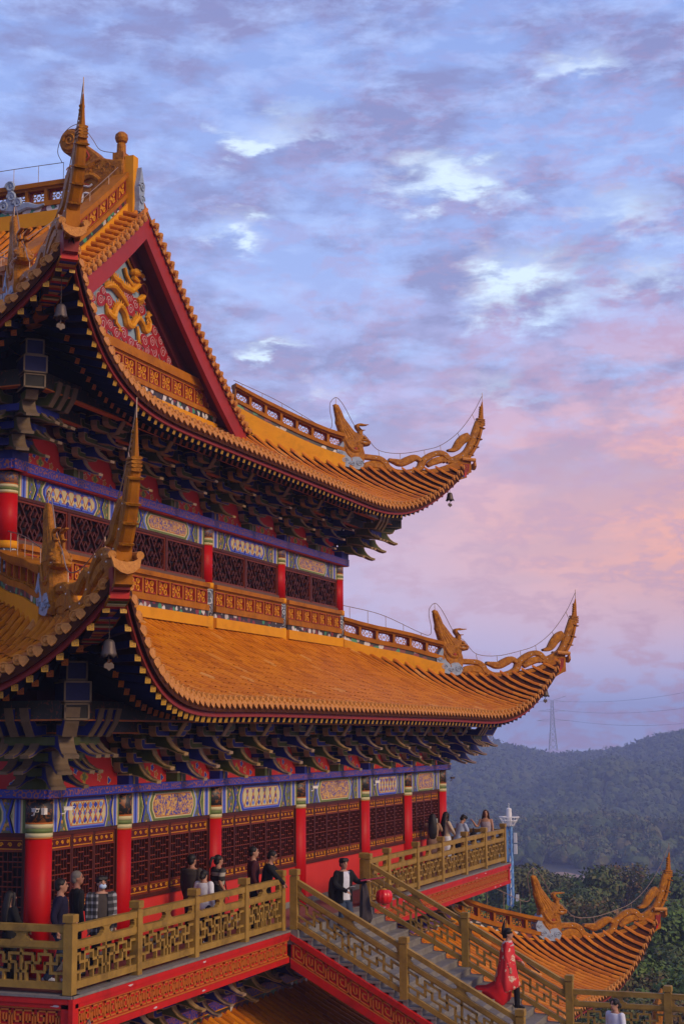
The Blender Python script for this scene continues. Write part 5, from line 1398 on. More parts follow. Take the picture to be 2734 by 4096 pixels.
bp = empty('backpack', loc2(O_, yg, (-.22, -.08, 1.05)), 'dark olive backpack slung behind the young man on the stairs', 'backpack')
c0 = np.array(worg(bp)); m = MB().use(cloth('olive', (.030, .027, .022), (.05, .045, .035)))
fb = lambda x, y, z: tuple(c0+np.array([x*math.cos(yg)-y*math.sin(yg), x*math.sin(yg)+y*math.cos(yg), z]))
m.loft([[fb(.03+rx*math.cos(a), ry*math.sin(a), z) for a in np.linspace(0, 6.283, 15)[:-1]] for z, rx, ry in ((-.36, .06, .10), (-.30, .13, .18), (-.1, .15, .20), (.12, .13, .18), (.22, .09, .14), (.25, .03, .05))])
m.build('pack', bp, smooth=True); m = MB().use(C_black)
for y in (-.1, .1): m.tube([fb(.1, y, .2), fb(.2, y, .38), fb(.30, y*1.4, .30), fb(.28, y*1.5, .05), fb(.12, y, -.15)], .018, 6)
m.sphere(fb(-.1, 0, -.12), (.07, .07, .09), 9, 6); m.build('strap', bp)
bg_ = empty('garment_bag', loc2(O_, yg, (.22, .40, 1.0)), 'long dark grey garment bag hanging from the young man\'s arm', 'bag')
c1 = np.array(worg(bg_)); m = MB().use(cloth('bag', (.05, .04, .045), (.03, .025, .028)))
fb = lambda x, y, z: tuple(c1+np.array([x*math.cos(yg)-y*math.sin(yg), x*math.sin(yg)+y*math.cos(yg), z]))
m.loft([[fb((rx+.018*math.sin(5*a+z*6))*math.cos(a), (ry+.02*math.sin(6*a))*math.sin(a)+.06*(0-z), z) for a in np.linspace(0, 6.283, 31)[:-1]] for z, rx, ry in ((-.72, .04, .09), (-.62, .07, .15), (-.4, .065, .13), (-.1, .05, .09), (.08, .03, .06), (.18, .012, .02))])
m.build('bag_body', bg_, smooth=True); m = MB().use(C_black); m.tube([fb(0, 0, .15), fb(.01, .01, .26)], .018, 6); m.build('handle', bg_)
bk = MB().use(mat('booklet', (.22, .22, .25), .4)); q = np.array(loc2(O_, yg, (.36, -.06, 1.06)))
fk = lambda x, y, z: tuple(q+np.array([x*math.cos(yg)-y*math.sin(yg), x*math.sin(yg)+y*math.cos(yg), z+.4*x]))
bk.box((-.02, -.10, -.008), (.16, .04, .008), fk); tag(bk.build('booklet'), 'small grey booklet in the right hand of the young man', 'booklet')
# visitors at the far end of the balcony
person((21.7, -.45, 0), R_(20), 1.74, 'woman with very long black hair and brown skirt taking a photo', C_tan, C_brown, 1, 'long', armR=((.12, -.26, 1.22), (.30, -.14, 1.40)), armL=((.16, .20, 1.22), (.31, .03, 1.38)), dress=(.12, .10, 1.0))
ph = MB().use(C_black); pq = np.array(loc2((21.7, -.45, 0), R_(20), (.40, -.14, 1.50))); fp = lambda x, y, z: tuple(pq+np.array([x*.94-y*.34, x*.34+y*.94, z]))
ph.box((-.006, -.04, -.08), (.006, .04, .08), fp); ph.use(mat('phone_screen', (.5, .55, .5), .2)); ph.box((-.0075, -.036, -.072), (-.006, .036, .072), fp); tag(ph.build('phone'), 'phone held up by the woman with very long hair', 'phone')
person((23.2, -.42, 0), R_(-45), 1.72, 'woman in cream blouse and white skirt looking down beside the far column', C_cream, C_white, 1, 'long', nod=.3, armR=((.10, -.24, 1.16), (.24, -.08, 1.05)), dress=(.2, .12, 1.0))
person((23.5, -.72, 0), R_(-35), 1.64, 'person in pale blue shirt bending forward over a dark bag', C_lblue, C_black, 0, 'fringe', lean=.32, nod=.35, armL=((.16, .22, 1.2), (.34, .06, 1.02)), armR=((.16, -.22, 1.2), (.34, -.06, 1.02)), sleeves=.5)
db = MB().use(C_black); qd = np.array(loc2((23.5, -.72, 0), R_(-35), (.62, 0, .90))); db.sphere(qd, (.16, .15, .17), 12, 8); db.tube([qd+[.1, 0, .1], qd+[0, 0, .30], qd+[-.1, 0, .1]], .014, 6); tag(db.build('handbag', smooth=True), 'black handbag held in front of the bending person', 'bag')
person((25.35, -1.12, 0), R_(185), 1.70, 'woman in silver strapless dress raising one hand at the balcony end', None, C_sil, 1, 'longbrown', armR=((.06, .0-.28, 1.18), (.20, -.40, 1.36)), armL=((.0, .22, 1.14), (.05, .21, .90)), dress=(.15, .05, 1.34), head=.3, hairmat=mat('brown_hair', (.055, .018, .012), .45))
# woman in the red robe
zr = step_z(-5.45); yr = R_(-88)
def train(r, U, H):
    m = MB().use(C_robe); s_ = 1.66/1.72
    n = 44
    rows = []
    for z, rx, ry, x in ((1.44, .07, .09, -.02), (1.38, .13, .20, -.02), (1.2, .17, .25, -.03), (1.0, .19, .27, -.04), (.8, .23, .29, -.05), (.55, .29, .32, -.06), (.35, .30, .33, -.05), (.30, .27, .31, -.05)):
        rows.append([((x+rx*(1+.05*math.sin(8*a+z*3))*math.cos(a))*s_, ry*(1+.05*math.sin(8*a))*math.sin(a)*s_, (z+(.10*math.cos(a) if z < .4 else 0))*s_) for a in np.linspace(0, 2*math.pi, n+1)[:-1]])
    m.loft(rows); m.build('robe', r, local=True, smooth=True)
    m = MB().use(cloth('train', (.52, .008, .012)))
    pr = [(-.06, 1.0), (-.20, .75), (-.36, .52), (-.55, .41), (-.80, .385), (-.84, .35), (-.66, .25), (-.45, .12), (-.22, .0), (-.06, .06), (.02, .5)]
    sec = []
    for k_ in np.linspace(-1, 1, 15):
        f_ = 1-.25*k_*k_; sec.append([(x_*(f_ if z_ < .6 else 1)*s_, (k_*(.25+.16*max(0, .8-z_)))*s_, (z_+.02*math.sin(k_*9+x_*8)+(-.05*abs(k_) if z_ > .3 else 0))*s_) for x_, z_ in pr])
    m.loft(sec); m.build('robe_train', r, local=True, smooth=True)
    m = MB().use(M_cwhite); m.loft([[( -.02+rx*math.cos(a), ry*math.sin(a), z) for a in np.linspace(0, 6.283, 17)[:-1]] for z, rx, ry in ((1.40, .075, .085), (1.36, .115, .155), (1.30, .15, .2))]); m.build('collar', r, local=True, smooth=True)
rb = person((11.15, -5.47, zr), yr, 1.66, 'woman in red embroidered robe and tall headdress descending the stairs', C_robe, C_black, 1, 'headdress', legs=(((.14, .09, .50), (.16, .10, -.02)), ((-.02, -.09, .52), (-.22, -.10, .20))), armL=((.02, .22, 1.14), (.24, .20, .98)), shoes=C_black, extra=train)
fs = MB().use(M_void); q = np.array(loc2((11.15, -5.47, zr), yr, (.36, .2, .90))); fs.tube([q, q+np.array([.02, -.30, -.20])], [.014, .022], 6); tag(fs.build('folded_fan'), 'dark folded fan in the hand of the woman in the red robe', 'fan')
person((7.75, -8.5, LZ), R_(150), 1.62, 'woman in white blouse with tied hair on the landing', C_white, C_black, 1, 'bun', head=-.1, armL=((.05, .24, 1.15), (.2, .15, 1.0)))
# ------------------------------------------------------------------ land, hills, forest, towers
CAMP = np.array([-23.88, -14.57, 4.02]); HD = math.atan2(.345, .927)
def pol(D, b):
    """point at distance D and bearing b (radians, right positive) from the viewpoint heading"""
    a = HD-b; return CAMP[0]+D*np.cos(a), CAMP[1]+D*np.sin(a)
def ridge_far(b):  return np.interp(np.degrees(b), [-40, -10, 2, 5.2, 6.2, 7.6, 9.0, 10.2, 11.4, 12.6, 16, 40], [-14, -4, 2, 6, -2, -9, -9, -5, 6, 13, 18, 0])
def ridge_mid(b):  return np.interp(np.degrees(b), [-40, 4, 6.5, 8.2, 9.6, 11, 12.6, 20, 40], [-36, -36, -33, -17, -8, -14, -11, -20, -30])
def ground_z(x, y):
    dx, dy = x-CAMP[0], y-CAMP[1]; D = np.hypot(dx, dy); b = HD-np.arctan2(dy, dx); b = (b+np.pi) % (2*np.pi)-np.pi
    z = np.interp(D, [0, 55, 75, 110, 160, 250, 400, 600, 900, 2600], [-9, -9, -12, -24, -29, -33, -39, -42, -44, -44])
    z = z + np.where(D > 500, (ridge_far(b)+34)*np.exp(-((D-1380)/300.)**2)*np.where(D > 1380, 1, 1), 0)
    z = np.maximum(z, -44+(ridge_mid(b)+37)*np.exp(-((D-1020)/150.)**2))
    z = np.maximum(z, -46+np.interp(np.degrees(b), [-40, 3, 6, 8, 12, 20, 40], [4, 6, 6, 9, 7, 8, 6])*np.exp(-((D-650)/90.)**2))
    n = 2.2*np.sin(x*.021+1.3)*np.sin(y*.017+.4)+1.3*np.sin(x*.051)*np.sin(y*.043+2)
    return z + n*np.clip((D-120)/300, 0, 1)
def terrain():
    Ds = np.r_[0.01, 20, 40, 55, 65, 75, 90, 110, 135, 160, 200, 250, 320, 400, 470, 540, 600, 660, 720, 800, 880, 960, 1020, 1080, 1150, 1220, 1300, 1380, 1460, 1550, 1700, 1900, 2200, 2600, 3500]
    bs = np.radians(np.r_[np.arange(-180, -30, 10), np.arange(-30, 40, .8), np.arange(40, 181, 10)])
    D, B = np.meshgrid(Ds, bs, indexing='ij'); X, Y = pol(D, B); Z = ground_z(X, Y)
    mb = MB(); k = N('ground_earth')
    c = k.ramp(k.noise(.02, 8, .7), [(.35, (.035, .040, .018)), (.6, (.055, .048, .026)), (.8, (.10, .07, .045))]); k.link(c, k.b.inputs['Base Color']); k.b.inputs['Roughness'].default_value = .95
    mb.use(k.m); nb = len(bs)
    mb.v = np.stack([X.ravel(), Y.ravel(), Z.ravel()], 1).tolist()
    mb.f = [(i*nb+j, i*nb+j+1, (i+1)*nb+j+1, (i+1)*nb+j) for i in range(len(Ds)-1) for j in range(nb-1)]; mb.m = [0]*len(mb.f)
    tag(mb.build('ground', smooth=True, recalc=False), kind='structure')
    # bare earth strip in the valley
    k2 = mat('bare_earth', (.36, .24, .16), .95, (.25, .17, .11), .05, .8); mb = MB().use(k2); rows = []
    for b in np.radians(np.linspace(5.6, 16, 60)):
        d0 = 482+8*math.sin(b*60)+5*math.sin(b*150); d1 = d0+38+12*math.sin(b*47+1)
        rows.append([(*pol(d, b), float(ground_z(*pol(d, b)))+.5) for d in np.linspace(d0, d1, 6)])
    mb.loft(rows, closed=False); tag(mb.build('bare_path', recalc=False), kind='structure')
terrain()

def leaf_mat(name, c1, c2, c3):
    k = N(name); oi = k.node('ShaderNodeObjectInfo')
    n = k.noise(.55, 4, .6); n2 = k.noise(3.5, 3, .6)
    big = k.noise(.022, 3, .6); a = k.ramp(k.math('MULTIPLY_ADD', k.math('SUBTRACT', big, .5), .9, n), [(.3, c1), (.55, c2), (.75, c3)]); a = k.mix(k.ramp(n2, [(.4, (0, 0, 0)), (.7, (.55, .55, .55))]), a, tuple(v*.45 for v in c1))
    k.link(a, k.b.inputs['Base Color']); k.b.inputs['Roughness'].default_value = .7; k.b.inputs['Specular IOR Level'].default_value = .25
    return k.m
M_leafA = leaf_mat('leaf_deep', (.050, .078, .018), (.080, .11, .026), (.12, .14, .04))
M_leafB = leaf_mat('leaf_olive', (.085, .090, .024), (.125, .118, .036), (.17, .145, .05))
M_leafC = leaf_mat('leaf_fresh', (.075, .13, .022), (.12, .18, .035), (.16, .22, .05))
M_leafD = leaf_mat('leaf_rust', (.13, .075, .030), (.19, .11, .04), (.22, .14, .055))
M_leafE = leaf_mat('leaf_far', (.055, .075, .022), (.075, .095, .030), (.10, .115, .04))
M_leafE = leaf_mat('leaf_far', (.055, .075, .022), (.075, .095, .030), (.10, .115, .04))
M_bark = mat('bark', (.07, .05, .035), .9, (.04, .03, .022), 3, .8, .4)

def crown_pts(n, seed, lobes=9, flat=.75):
    r = np.random.default_rng(seed); P = []; C_ = []
    for i in range(lobes):
        a = r.uniform(0, 6.28); d = r.uniform(.15, .62); C_.append((d*math.cos(a), d*math.sin(a), r.uniform(-.32, .55), r.uniform(.26, .46)))
    C_.append((0, 0, .3, .5))
    for i in range(n):
        c = C_[r.integers(len(C_))]; v = r.normal(size=3); v /= np.linalg.norm(v)
        if v[2] < -.35 and r.random() < .6: v[2] *= -1
        rr = c[3]*(r.random()**.28); p = np.array(c[:3])+v*rr; p[2] *= flat
        P.append((p, v))
    return P
def leaf_mesh(n, seed, mats_, size=.085, lobes=9, flat=.75):
    r = np.random.default_rng(seed+5); mb = MB()
    for i, (p, v) in enumerate(crown_pts(n, seed, lobes, flat)):
        mb.use(mats_[int(r.random()**2.2*len(mats_)) if len(mats_) > 1 else 0])
        t = np.cross(v, r.normal(size=3)); t /= np.linalg.norm(t)+1e-6; w = np.cross(v, t)
        nrm = v+r.normal(size=3)*.45; t = np.cross(nrm, t); t /= np.linalg.norm(t)+1e-6; w = np.cross(nrm/np.linalg.norm(nrm), t)
        s_ = size*r.uniform(.6, 1.3)
        mb.poly([p-t*s_, p-w*s_*.55, p+t*s_*1.1, p+w*s_*.6])
    return mb
TREE_SRC = []
for i, (ms, nl, fl) in enumerate((((M_leafA, M_leafB), 10, .8), ((M_leafB, M_leafA), 8, .7), ((M_leafC, M_leafA), 11, .85), ((M_leafD, M_leafB), 9, .75), ((M_leafB, M_leafD), 13, 1.1), ((M_leafA,), 12, .9))):
    cr = leaf_mesh(3000, 40+i, ms, .050, nl, fl).build('crown', local=True, recalc=False, coll=False)
    tb = MB().use(M_bark); tb.tube([(0, 0, -1.6), (.03, .01, -.9), (.0, .03, -.35), (.02, .0, -.02)], [.085, .065, .05, .02], 7)
    r_ = random.Random(i)
    for j in range(6):
        if j == 0: bb = MB().use(M_bark)
        a = j*1.05+r_.random(); bb.tube([(0, 0, -.55+.1*j), (.2*math.cos(a), .2*math.sin(a), -.25+.1*j), (.42*math.cos(a), .42*math.sin(a), .05+.08*j)], [.035, .022, .008], 5)
    TREE_SRC.append((cr, tb.build('trunk', local=True, coll=False), bb.build('branch', local=True, coll=False)))
def tree(x, y, ztop, s_, kind, label, rz=0.):
    """crown radius s_, crown top near ztop"""
    cr, tr, br = TREE_SRC[kind]; gz = float(ground_z(x, y))
    zc = ztop-s_*.72
    r = empty('tree', (x, y, gz), label, 'tree', 'trees on the slope beyond the temple', rz)
    c = bpy.data.objects.new('crown', cr.data); COL.objects.link(c); c.parent = r; c.location = (0, 0, zc-gz); c.scale = (s_, s_, s_)
    b = bpy.data.objects.new('branch', br.data); COL.objects.link(b); b.parent = r; b.location = (0, 0, zc-gz); b.scale = (s_, s_, s_)
    t = bpy.data.objects.new('trunk', tr.data); COL.objects.link(t); t.parent = r
    hgt = max(zc-gz, s_*.4); t.location = (0, 0, zc-gz); t.scale = (s_, s_, max(s_, hgt/1.6))
def pix(px, py, D):
    """bearing and height of a sight line"""
    return math.atan((px-784)/3540.)+.0, D
def ray_at(px, py, D):
    d = np.array(RMAT) @ np.array([(px-784)/3540., (py-1174.5)/3540., 1.]); t_ = D/math.hypot(d[0], d[1]); return CAMP+d*t_
RMAT = [[0.349922, 0.133709, 0.927188], [-0.936759, 0.056436, 0.345395], [-0.006144, -0.989412, 0.145001]]
# individual trees nearest the temple: (px, py of crown top, distance, radius, kind, label)
TREES = [
 (1195, 1968, 150, 4.2, 1, 'olive feathery tree directly right of the blue tower'),
 (1262, 1985, 165, 4.0, 1, 'sparse tree in front of the bare earth strip, left of the round dark one'),
 (1318, 2010, 170, 3.2, 2, 'small light green tree below the bare earth strip'),
 (1370, 1972, 155, 5.4, 0, 'large round dark tree in front of the bare earth strip'),
 (1432, 1996, 175, 3.8, 4, 'brownish tree right of the large round dark tree'),
 (1480, 2012, 190, 3.8, 1, 'olive tree left of the lowest roof finial tip'),
 (1545, 2004, 160, 4.4, 5, 'dark tree behind the lowest roof finial tip'),
 (1225, 2050, 125, 4.0, 2, 'bright green tree behind the wing of the lowest ridge dragon'),
 (1290, 2062, 120, 3.8, 1, 'olive tree between the ridge dragon and the wire'),
 (1345, 2082, 115, 3.6, 4, 'rust-tinged tree above the sagging wire'),
 (1405, 2066, 118, 3.8, 1, 'olive tree over the middle of the pierced finial'),
 (1462, 2092, 112, 3.2, 0, 'dark tree left of the rising finial'),
 (1550, 2080, 105, 3.7, 2, 'green tree right of the finial tip at the photo edge'),
 (1130, 2010, 160, 4.0, 0, 'dark tree under the far end of the balcony'),
 (1085, 2030, 150, 3.6, 2, 'green tree under the balcony fascia beside the ridge panels'),
 (1180, 2085, 130, 3.6, 1, 'olive tree at the foot of the blue tower'),
 (1545, 2160, 90, 3.2, 0, 'deep green tree below the finial at the right edge'),
 (1500, 2195, 84, 3.0, 2, 'bright leafy tree right of the lowest roof eave'),
 (1560, 2235, 78, 3.2, 2, 'broad bright green tree at the right edge above the railing'),
 (1455, 2250, 82, 2.6, 4, 'brown thinning tree below the lowest eave'),
 (1500, 2268, 76, 2.6, 1, 'olive tree just above the landing railing'),
 (1552, 2285, 70, 2.4, 3, 'rust-coloured tree at the right edge behind the landing railing'),
 (1420, 2290, 74, 2.3, 1, 'low olive tree behind the landing railing under the eave'),
 (1365, 2318, 70, 2.2, 0, 'low dark tree behind the landing railing beside the stair post'),
 (1490, 2320, 66, 2.2, 0, 'low dark tree behind the lattice of the landing railing'),
 (1250, 2010, 210, 4.5, 0, 'dark distant tree above the ridge dragon wing'),
 (1420, 2030, 200, 4.2, 5, 'dark tree behind the brownish tree'),
 (1515, 2040, 140, 3.4, 1, 'olive tree immediately left of the finial tip'),
 (1320, 2040, 145, 3.6, 5, 'dark tree above the sagging wire'),
 (1170, 2020, 175, 4.0, 5, 'dark tree hidden partly by the blue tower'),
]
for i, (px, py, D, s_, kd, lb) in enumerate(TREES):
    p = ray_at(px, py, D); tree(p[0], p[1], p[2], s_, kd, lb, i*1.7)

def lump(seed, sub=2):
    bm = bmesh.new(); bmesh.ops.create_icosphere(bm, subdivisions=sub, radius=.78); r = np.random.default_rng(seed)
    c = r.normal(size=(7, 3)); c /= np.linalg.norm(c, axis=1)[:, None]
    for v in bm.verts:
        n = np.array(v.co)/.78; k = .70+.36*np.max(np.exp(-7*(1-c@n)))+r.uniform(-.05, .05)
        v.co = Vector(n*k*.72); v.co.z *= .85
    q = np.array([[v.co[:] for v in f.verts] + [f.verts[2].co[:]] for f in bm.faces]); bm.free(); return q
def forest(name, n, D0, D1, b0, b1, size, faces, mats_, seed, gap=None):
    """far-off wood that reads as one mass"""
    r = np.random.default_rng(seed); mb = MB(); V = []; F = []; MI = []
    vs = []
    for k in range(6):
        q = leaf_mesh(faces, 200+k+seed, mats_, .12 if faces > 120 else .14 if faces > 60 else .17, 7, .8); Q = np.array(q.v).reshape(-1, 4, 3); C_ = lump(seed+k); mi = np.concatenate([np.array(q.m), np.full(len(C_), k % len(mats_))]); vs.append((np.concatenate([Q*1.02, C_]), mi))
    off = 0
    for i in range(n):
        D = math.sqrt(r.uniform(D0**2, D1**2)); b = r.uniform(b0, b1)
        if gap and gap(D, b): continue
        x, y = pol(D, b); z = float(ground_z(x, y)); s_ = size*(.55+1.1*r.random()**1.6)
        q, m = vs[r.integers(6)]; a = r.uniform(0, 6.28); c, s2 = math.cos(a), math.sin(a)
        w = q.reshape(-1, 3)*[s_, s_, s_*r.uniform(.85, 1.25)]
        w = np.stack([w[:, 0]*c-w[:, 1]*s2+x, w[:, 0]*s2+w[:, 1]*c+y, w[:, 2]+z+s_*.55], 1)
        V.append(w); MI.append(m); off += len(w)
    V = np.concatenate(V); MI = np.concatenate(MI); nf = len(MI)
    me = bpy.data.meshes.new(name); me.vertices.add(len(V)); me.vertices.foreach_set('co', V.ravel())
    me.loops.add(nf*4); me.polygons.add(nf); me.loops.foreach_set('vertex_index', np.arange(nf*4, dtype=np.int32)); me.polygons.foreach_set('loop_start', np.arange(0, nf*4, 4, dtype=np.int32))
    try: me.polygons.foreach_set('loop_total', np.full(nf, 4, dtype=np.int32))
    except Exception: pass
    for m in mats_: me.materials.append(m)
    me.polygons.foreach_set('material_index', MI.astype(np.int32)); me.update(calc_edges=True); me.validate()
    o = bpy.data.objects.new(name, me); COL.objects.link(o); tag(o, kind='stuff'); return o
rad = math.radians
forest('valley_wood', 420, 110, 315, rad(2), rad(17), 4.2, 260, (M_leafB, M_leafA), 1)
forest('hill_wood', 2300, 556, 800, rad(1), rad(17), 4.6, 170, (M_leafA, M_leafB, M_leafA), 2)
forest('far_wood', 11000, 800, 1460, rad(0), rad(17), 4.9, 20, (M_leafA, M_leafE, M_leafA), 3)

# ---- transmission towers and lines
M_steel = mat('tower_steel', (.42, .44, .50), .5, (.34, .36, .42), 2, .4)
def pylon(px, py_base, D, H, label, arms=True):
    p = ray_at(px, py_base, D); r = empty('transmission_tower', tuple(p), label, 'tower', 'transmission towers on the far hill')
    u = np.array([math.sin(HD), -math.cos(HD), 0]); v = np.array([u[1], -u[0], 0]); p = np.array(p)
    mb = MB().use(M_steel); t_ = .15
    def W(z): return np.interp(z/H, [0, .5, .8, 1.], [.155*H, .075*H, .05*H, .04*H])/2
    zs = [0, .13, .25, .36, .46, .55, .63, .71, .79, .87, .95]
    Cn = lambda z, a, b: p+u*a*W(z)+v*b*W(z)+np.array([0, 0, z])
    for (a, b) in ((1, 1), (1, -1), (-1, 1), (-1, -1)): mb.tube([Cn(z*H, a, b) for z in zs], t_*1.5, 4)
    for z0, z1 in zip(zs, zs[1:]):
        z0 *= H; z1 *= H
        for (a, b, c, d) in ((1, 1, -1, 1), (1, -1, -1, -1), (1, 1, 1, -1), (-1, 1, -1, -1)):
            mb.tube([Cn(z0, a, b), Cn(z1, c, d)], t_, 4); mb.tube([Cn(z0, c, d), Cn(z1, a, b)], t_, 4); mb.tube([Cn(z1, a, b), Cn(z1, c, d)], t_*.8, 4)
    mb.build('mast', r)
    tips = []
    for z, L in ((.56, .29), (.74, .27), (.92, .25)):
        m = MB().use(M_steel); zz = z*H
        for s_ in (-1, 1):
            tp = p+u*s_*L*H+np.array([0, 0, zz+.01*H])
            for b in (-1, 1): m.tube([Cn(zz, s_, b), tp], t_, 4); m.tube([Cn(zz+.04*H, s_, b), tp], t_, 4)
            if s_ > 0: tips.append(tp)
        m.build('cross_arm', r)
    m = MB().use(M_steel)
    for s_ in (-1, 1): m.tube([p+np.array([0, 0, H*.95]), p+u*s_*.26*H+np.array([0, 0, H*1.03])], t_*1.3, 4)
    m.build('earth_arm', r)
    return tips
tips = pylon(1268, 1722, 1290, 43, 'steel lattice transmission tower standing on the far hill, clear of the roof')
pylon(1123, 1712, 1300, 30, 'paler transmission tower on the far hill half hidden by the roof eave')
for i, (tp, lab) in enumerate(zip(tips, ('lowest of the three power lines leaving the hill tower', 'middle of the three power lines leaving the hill tower', 'uppermost of the three power lines leaving the hill tower'))):
    e = ray_at(1800, 1622-46*i*1.02+0, 1050); q = [tp+(e-tp)*f+np.array([0, 0, -30*f*(1-f)]) for f in np.linspace(0, 1, 30)]
    m = MB().use(M_steel); m.tube(q, .11, 4); tag(m.build('power_line'), lab, 'power line', 'power lines across the far sky')

# ---- blue and white telecom tower
def telecom():
    D = 125; p = np.array(ray_at(1166, 1852, D)); top = p[2]; x, y = p[0], p[1]; gz = float(ground_z(x, y))
    r = empty('telecom_tower', (x, y, gz), 'slender blue and white telecom mast with a bowl-shaped platform', 'tower')
    Mb = mat('mast_blue', (.11, .25, .52), .5, (.16, .33, .58), 2, .7, grime=.2); Mw = M_white
    sc = D/3540.*.82
    m = MB().use(Mb)
    H0 = top-sc*50
    for dx in (-8, 8):
        for dy in (-8, 8): m.tube([(x+dx*sc*1.25, y+dy*sc*1.25, gz), (x+dx*sc*.75, y+dy*sc*.75, H0)], sc*2.0, 6)
    n = 34
    for i in range(n):
        z0 = gz+(H0-gz)*i/n; z1 = gz+(H0-gz)*(i+1)/n; k0 = 1.25-.5*i/n; k1 = 1.25-.5*(i+1)/n
        for (a, b, c, d) in ((1, 1, -1, 1), (-1, 1, -1, -1), (-1, -1, 1, -1), (1, -1, 1, 1)):
            m.tube([(x+8*a*sc*k0, y+8*b*sc*k0, z0), (x+8*c*sc*k1, y+8*d*sc*k1, z1)], sc*1.3, 4)
    m.build('mast', r)
    m = MB().use(Mw); m.tube([(x+3*sc, y, gz), (x+3*sc, y, H0-80*sc)], sc*2.5, 8); m.build('cable_duct', r)
    m = MB().use(Mw); c0 = np.array([x, y, 0])
    for zz, rr in ((H0+2*sc, 12*sc), (H0+14*sc, 21*sc), (H0+24*sc, 27*sc)): m.tube([(x+rr*math.cos(a), y+rr*math.sin(a), zz) for a in np.linspace(0, 6.283, 25)], sc*1.4, 5)
    for a in np.linspace(0, 6.283, 17)[:-1]: m.tube([(x+12*sc*math.cos(a), y+12*sc*math.sin(a), H0), (x+27*sc*math.cos(a), y+27*sc*math.sin(a), H0+24*sc)], sc*1.0, 4)
    m.lathe([(12*sc, H0), (13*sc, H0+2*sc)], (x, y, 0), 16); m.build('bowl_platform', r)
    m = MB().use(Mw); m.lathe([(7*sc, H0+4*sc), (7.5*sc, H0+24*sc), (7*sc, H0+46*sc), (5*sc, H0+48*sc)], (x, y, 0), 14); m.tube([(x, y, H0+48*sc), (x, y, H0+62*sc)], sc*.8, 4); m.build('radome', r)
    for dx, dz in ((-16, -32), (16, -32), (-16, -62), (16, -62), (18, -196), (18, -214), (-15, -46)):
        m = MB().use(Mw); f = lambda a, b, c: (x+dx*sc*.37+a, y-dx*sc*.93+b, H0+dz*sc+c)
        m.box((-2.6*sc, -4*sc, -13*sc), (2.6*sc, 4*sc, 13*sc), f); m.build('antenna', r)
telecom()
# orange finial of a lower gate roof seen over the landing railing
gt = empty('gate_roof', tuple(ray_at(1490, 2345, 58)), 'orange tiled roof tip of a lower gate behind the landing railing', 'gate')
g0 = np.array(worg(gt)); m = MB().use(M_orn); m.tube(spline([g0+[0, 0, -.9], g0+[.1, -.2, -.1], g0+[.15, -.3, .7], g0+[.2, -.4, 1.15]], 12), [.26]*4+[.2]*4+[.14, .1, .07, .04], 8); m.build('finial', gt)
m = MB().use(M_tile)
for i in range(16): m.tube([g0+[-.2*i*.35, .2*i*.94, -.9-.0*i], g0+[-1.6-.2*i*.35, -.6+.2*i*.94, -1.9]], .09, 6)
m.use(M_pan); m.poly([g0+[.1, -.1, -1.0], g0+[-1.2, 3.2, -1.0], g0+[-2.8, 2.6, -2.0], g0+[-1.5, -.7, -2.0]]); m.build('roof', gt)
# ------------------------------------------------------------------ haze
hz = bpy.data.meshes.new('haze'); hb = MB()
ctr = pol(900, rad(8))
hb.box((-700, -1650, -60), (1750, 1500, 42)); 
hm = bpy.data.materials.new('haze_air'); hm.use_nodes = True; ht = hm.node_tree; ht.nodes.remove(ht.nodes['Principled BSDF'])
pv = ht.nodes.new('ShaderNodeVolumePrincipled'); pv.inputs['Color'].default_value = (.42, .51, .86, 1); pv.inputs['Density'].default_value = HAZE; pv.inputs['Anisotropy'].default_value = .1
ht.links.new(pv.outputs[0], ht.nodes['Material Output'].inputs['Volume'])
hb.use(hm); hb.m = [0]*len(hb.f); ho = hb.build('haze'); tag(ho, kind='stuff')
# ------------------------------------------------------------------ camera, light, sky
cd = bpy.data.cameras.new('camera'); co = bpy.data.objects.new('camera', cd); COL.objects.link(co)
RM = RMAT; CAM = CAMP
co.matrix_world = Matrix(((RM[0][0], -RM[0][1], -RM[0][2], CAM[0]), (RM[1][0], -RM[1][1], -RM[1][2], CAM[1]), (RM[2][0], -RM[2][1], -RM[2][2], CAM[2]), (0, 0, 0, 1)))
cd.sensor_fit = 'AUTO'; cd.sensor_width = 36; cd.lens = 36*3540/2349.; cd.clip_end = 20000; cd.clip_start = .1
S.camera = co
S.view_settings.view_transform = 'Standard'; S.view_settings.look = 'None'; S.view_settings.exposure = EXPO; S.view_settings.gamma = 1
w = bpy.data.worlds.new('World'); S.world = w; w.use_nodes = True
class WN(N):
    def __init__(s, w): s.t = w.node_tree; s.n = s.t.nodes; s.l = s.t.links; s.b = s.n['Background']
k = WN(w)
SUN_DIR = Vector(SUNV).normalized()      # towards the sun
el = math.asin(SUN_DIR.z); az = math.atan2(SUN_DIR.x, SUN_DIR.y)
sky = k.node('ShaderNodeTexSky', sky_type='NISHITA'); sky.sun_disc = False; sky.sun_elevation = el; sky.sun_rotation = az; sky.air_density = 1.2; sky.dust_density = 2.5; sky.ozone_density = 2.
gen = k.node('ShaderNodeTexCoord').outputs['Generated']
mp = k.node('ShaderNodeMapping', vector_type='TEXTURE'); mp.inputs['Rotation'].default_value = (0, 0, HD-math.pi/2); k.link(gen, mp.inputs['Vector'])
sx = k.node('ShaderNodeSeparateXYZ'); k.link(mp.outputs[0], sx.inputs[0])   # x right, y forward, z up
X, Y, Z = sx.outputs
yy = k.math('MAXIMUM', k.math('ABSOLUTE', Y), .15)
U = k.math('DIVIDE', X, yy)                      # tangent to the right
V = k.math('DIVIDE', Z, k.math('MAXIMUM', k.math('SQRT', k.math('ADD', k.math('MULTIPLY', X, X), k.math('MULTIPLY', Y, Y))), .15))    # tangent of elevation
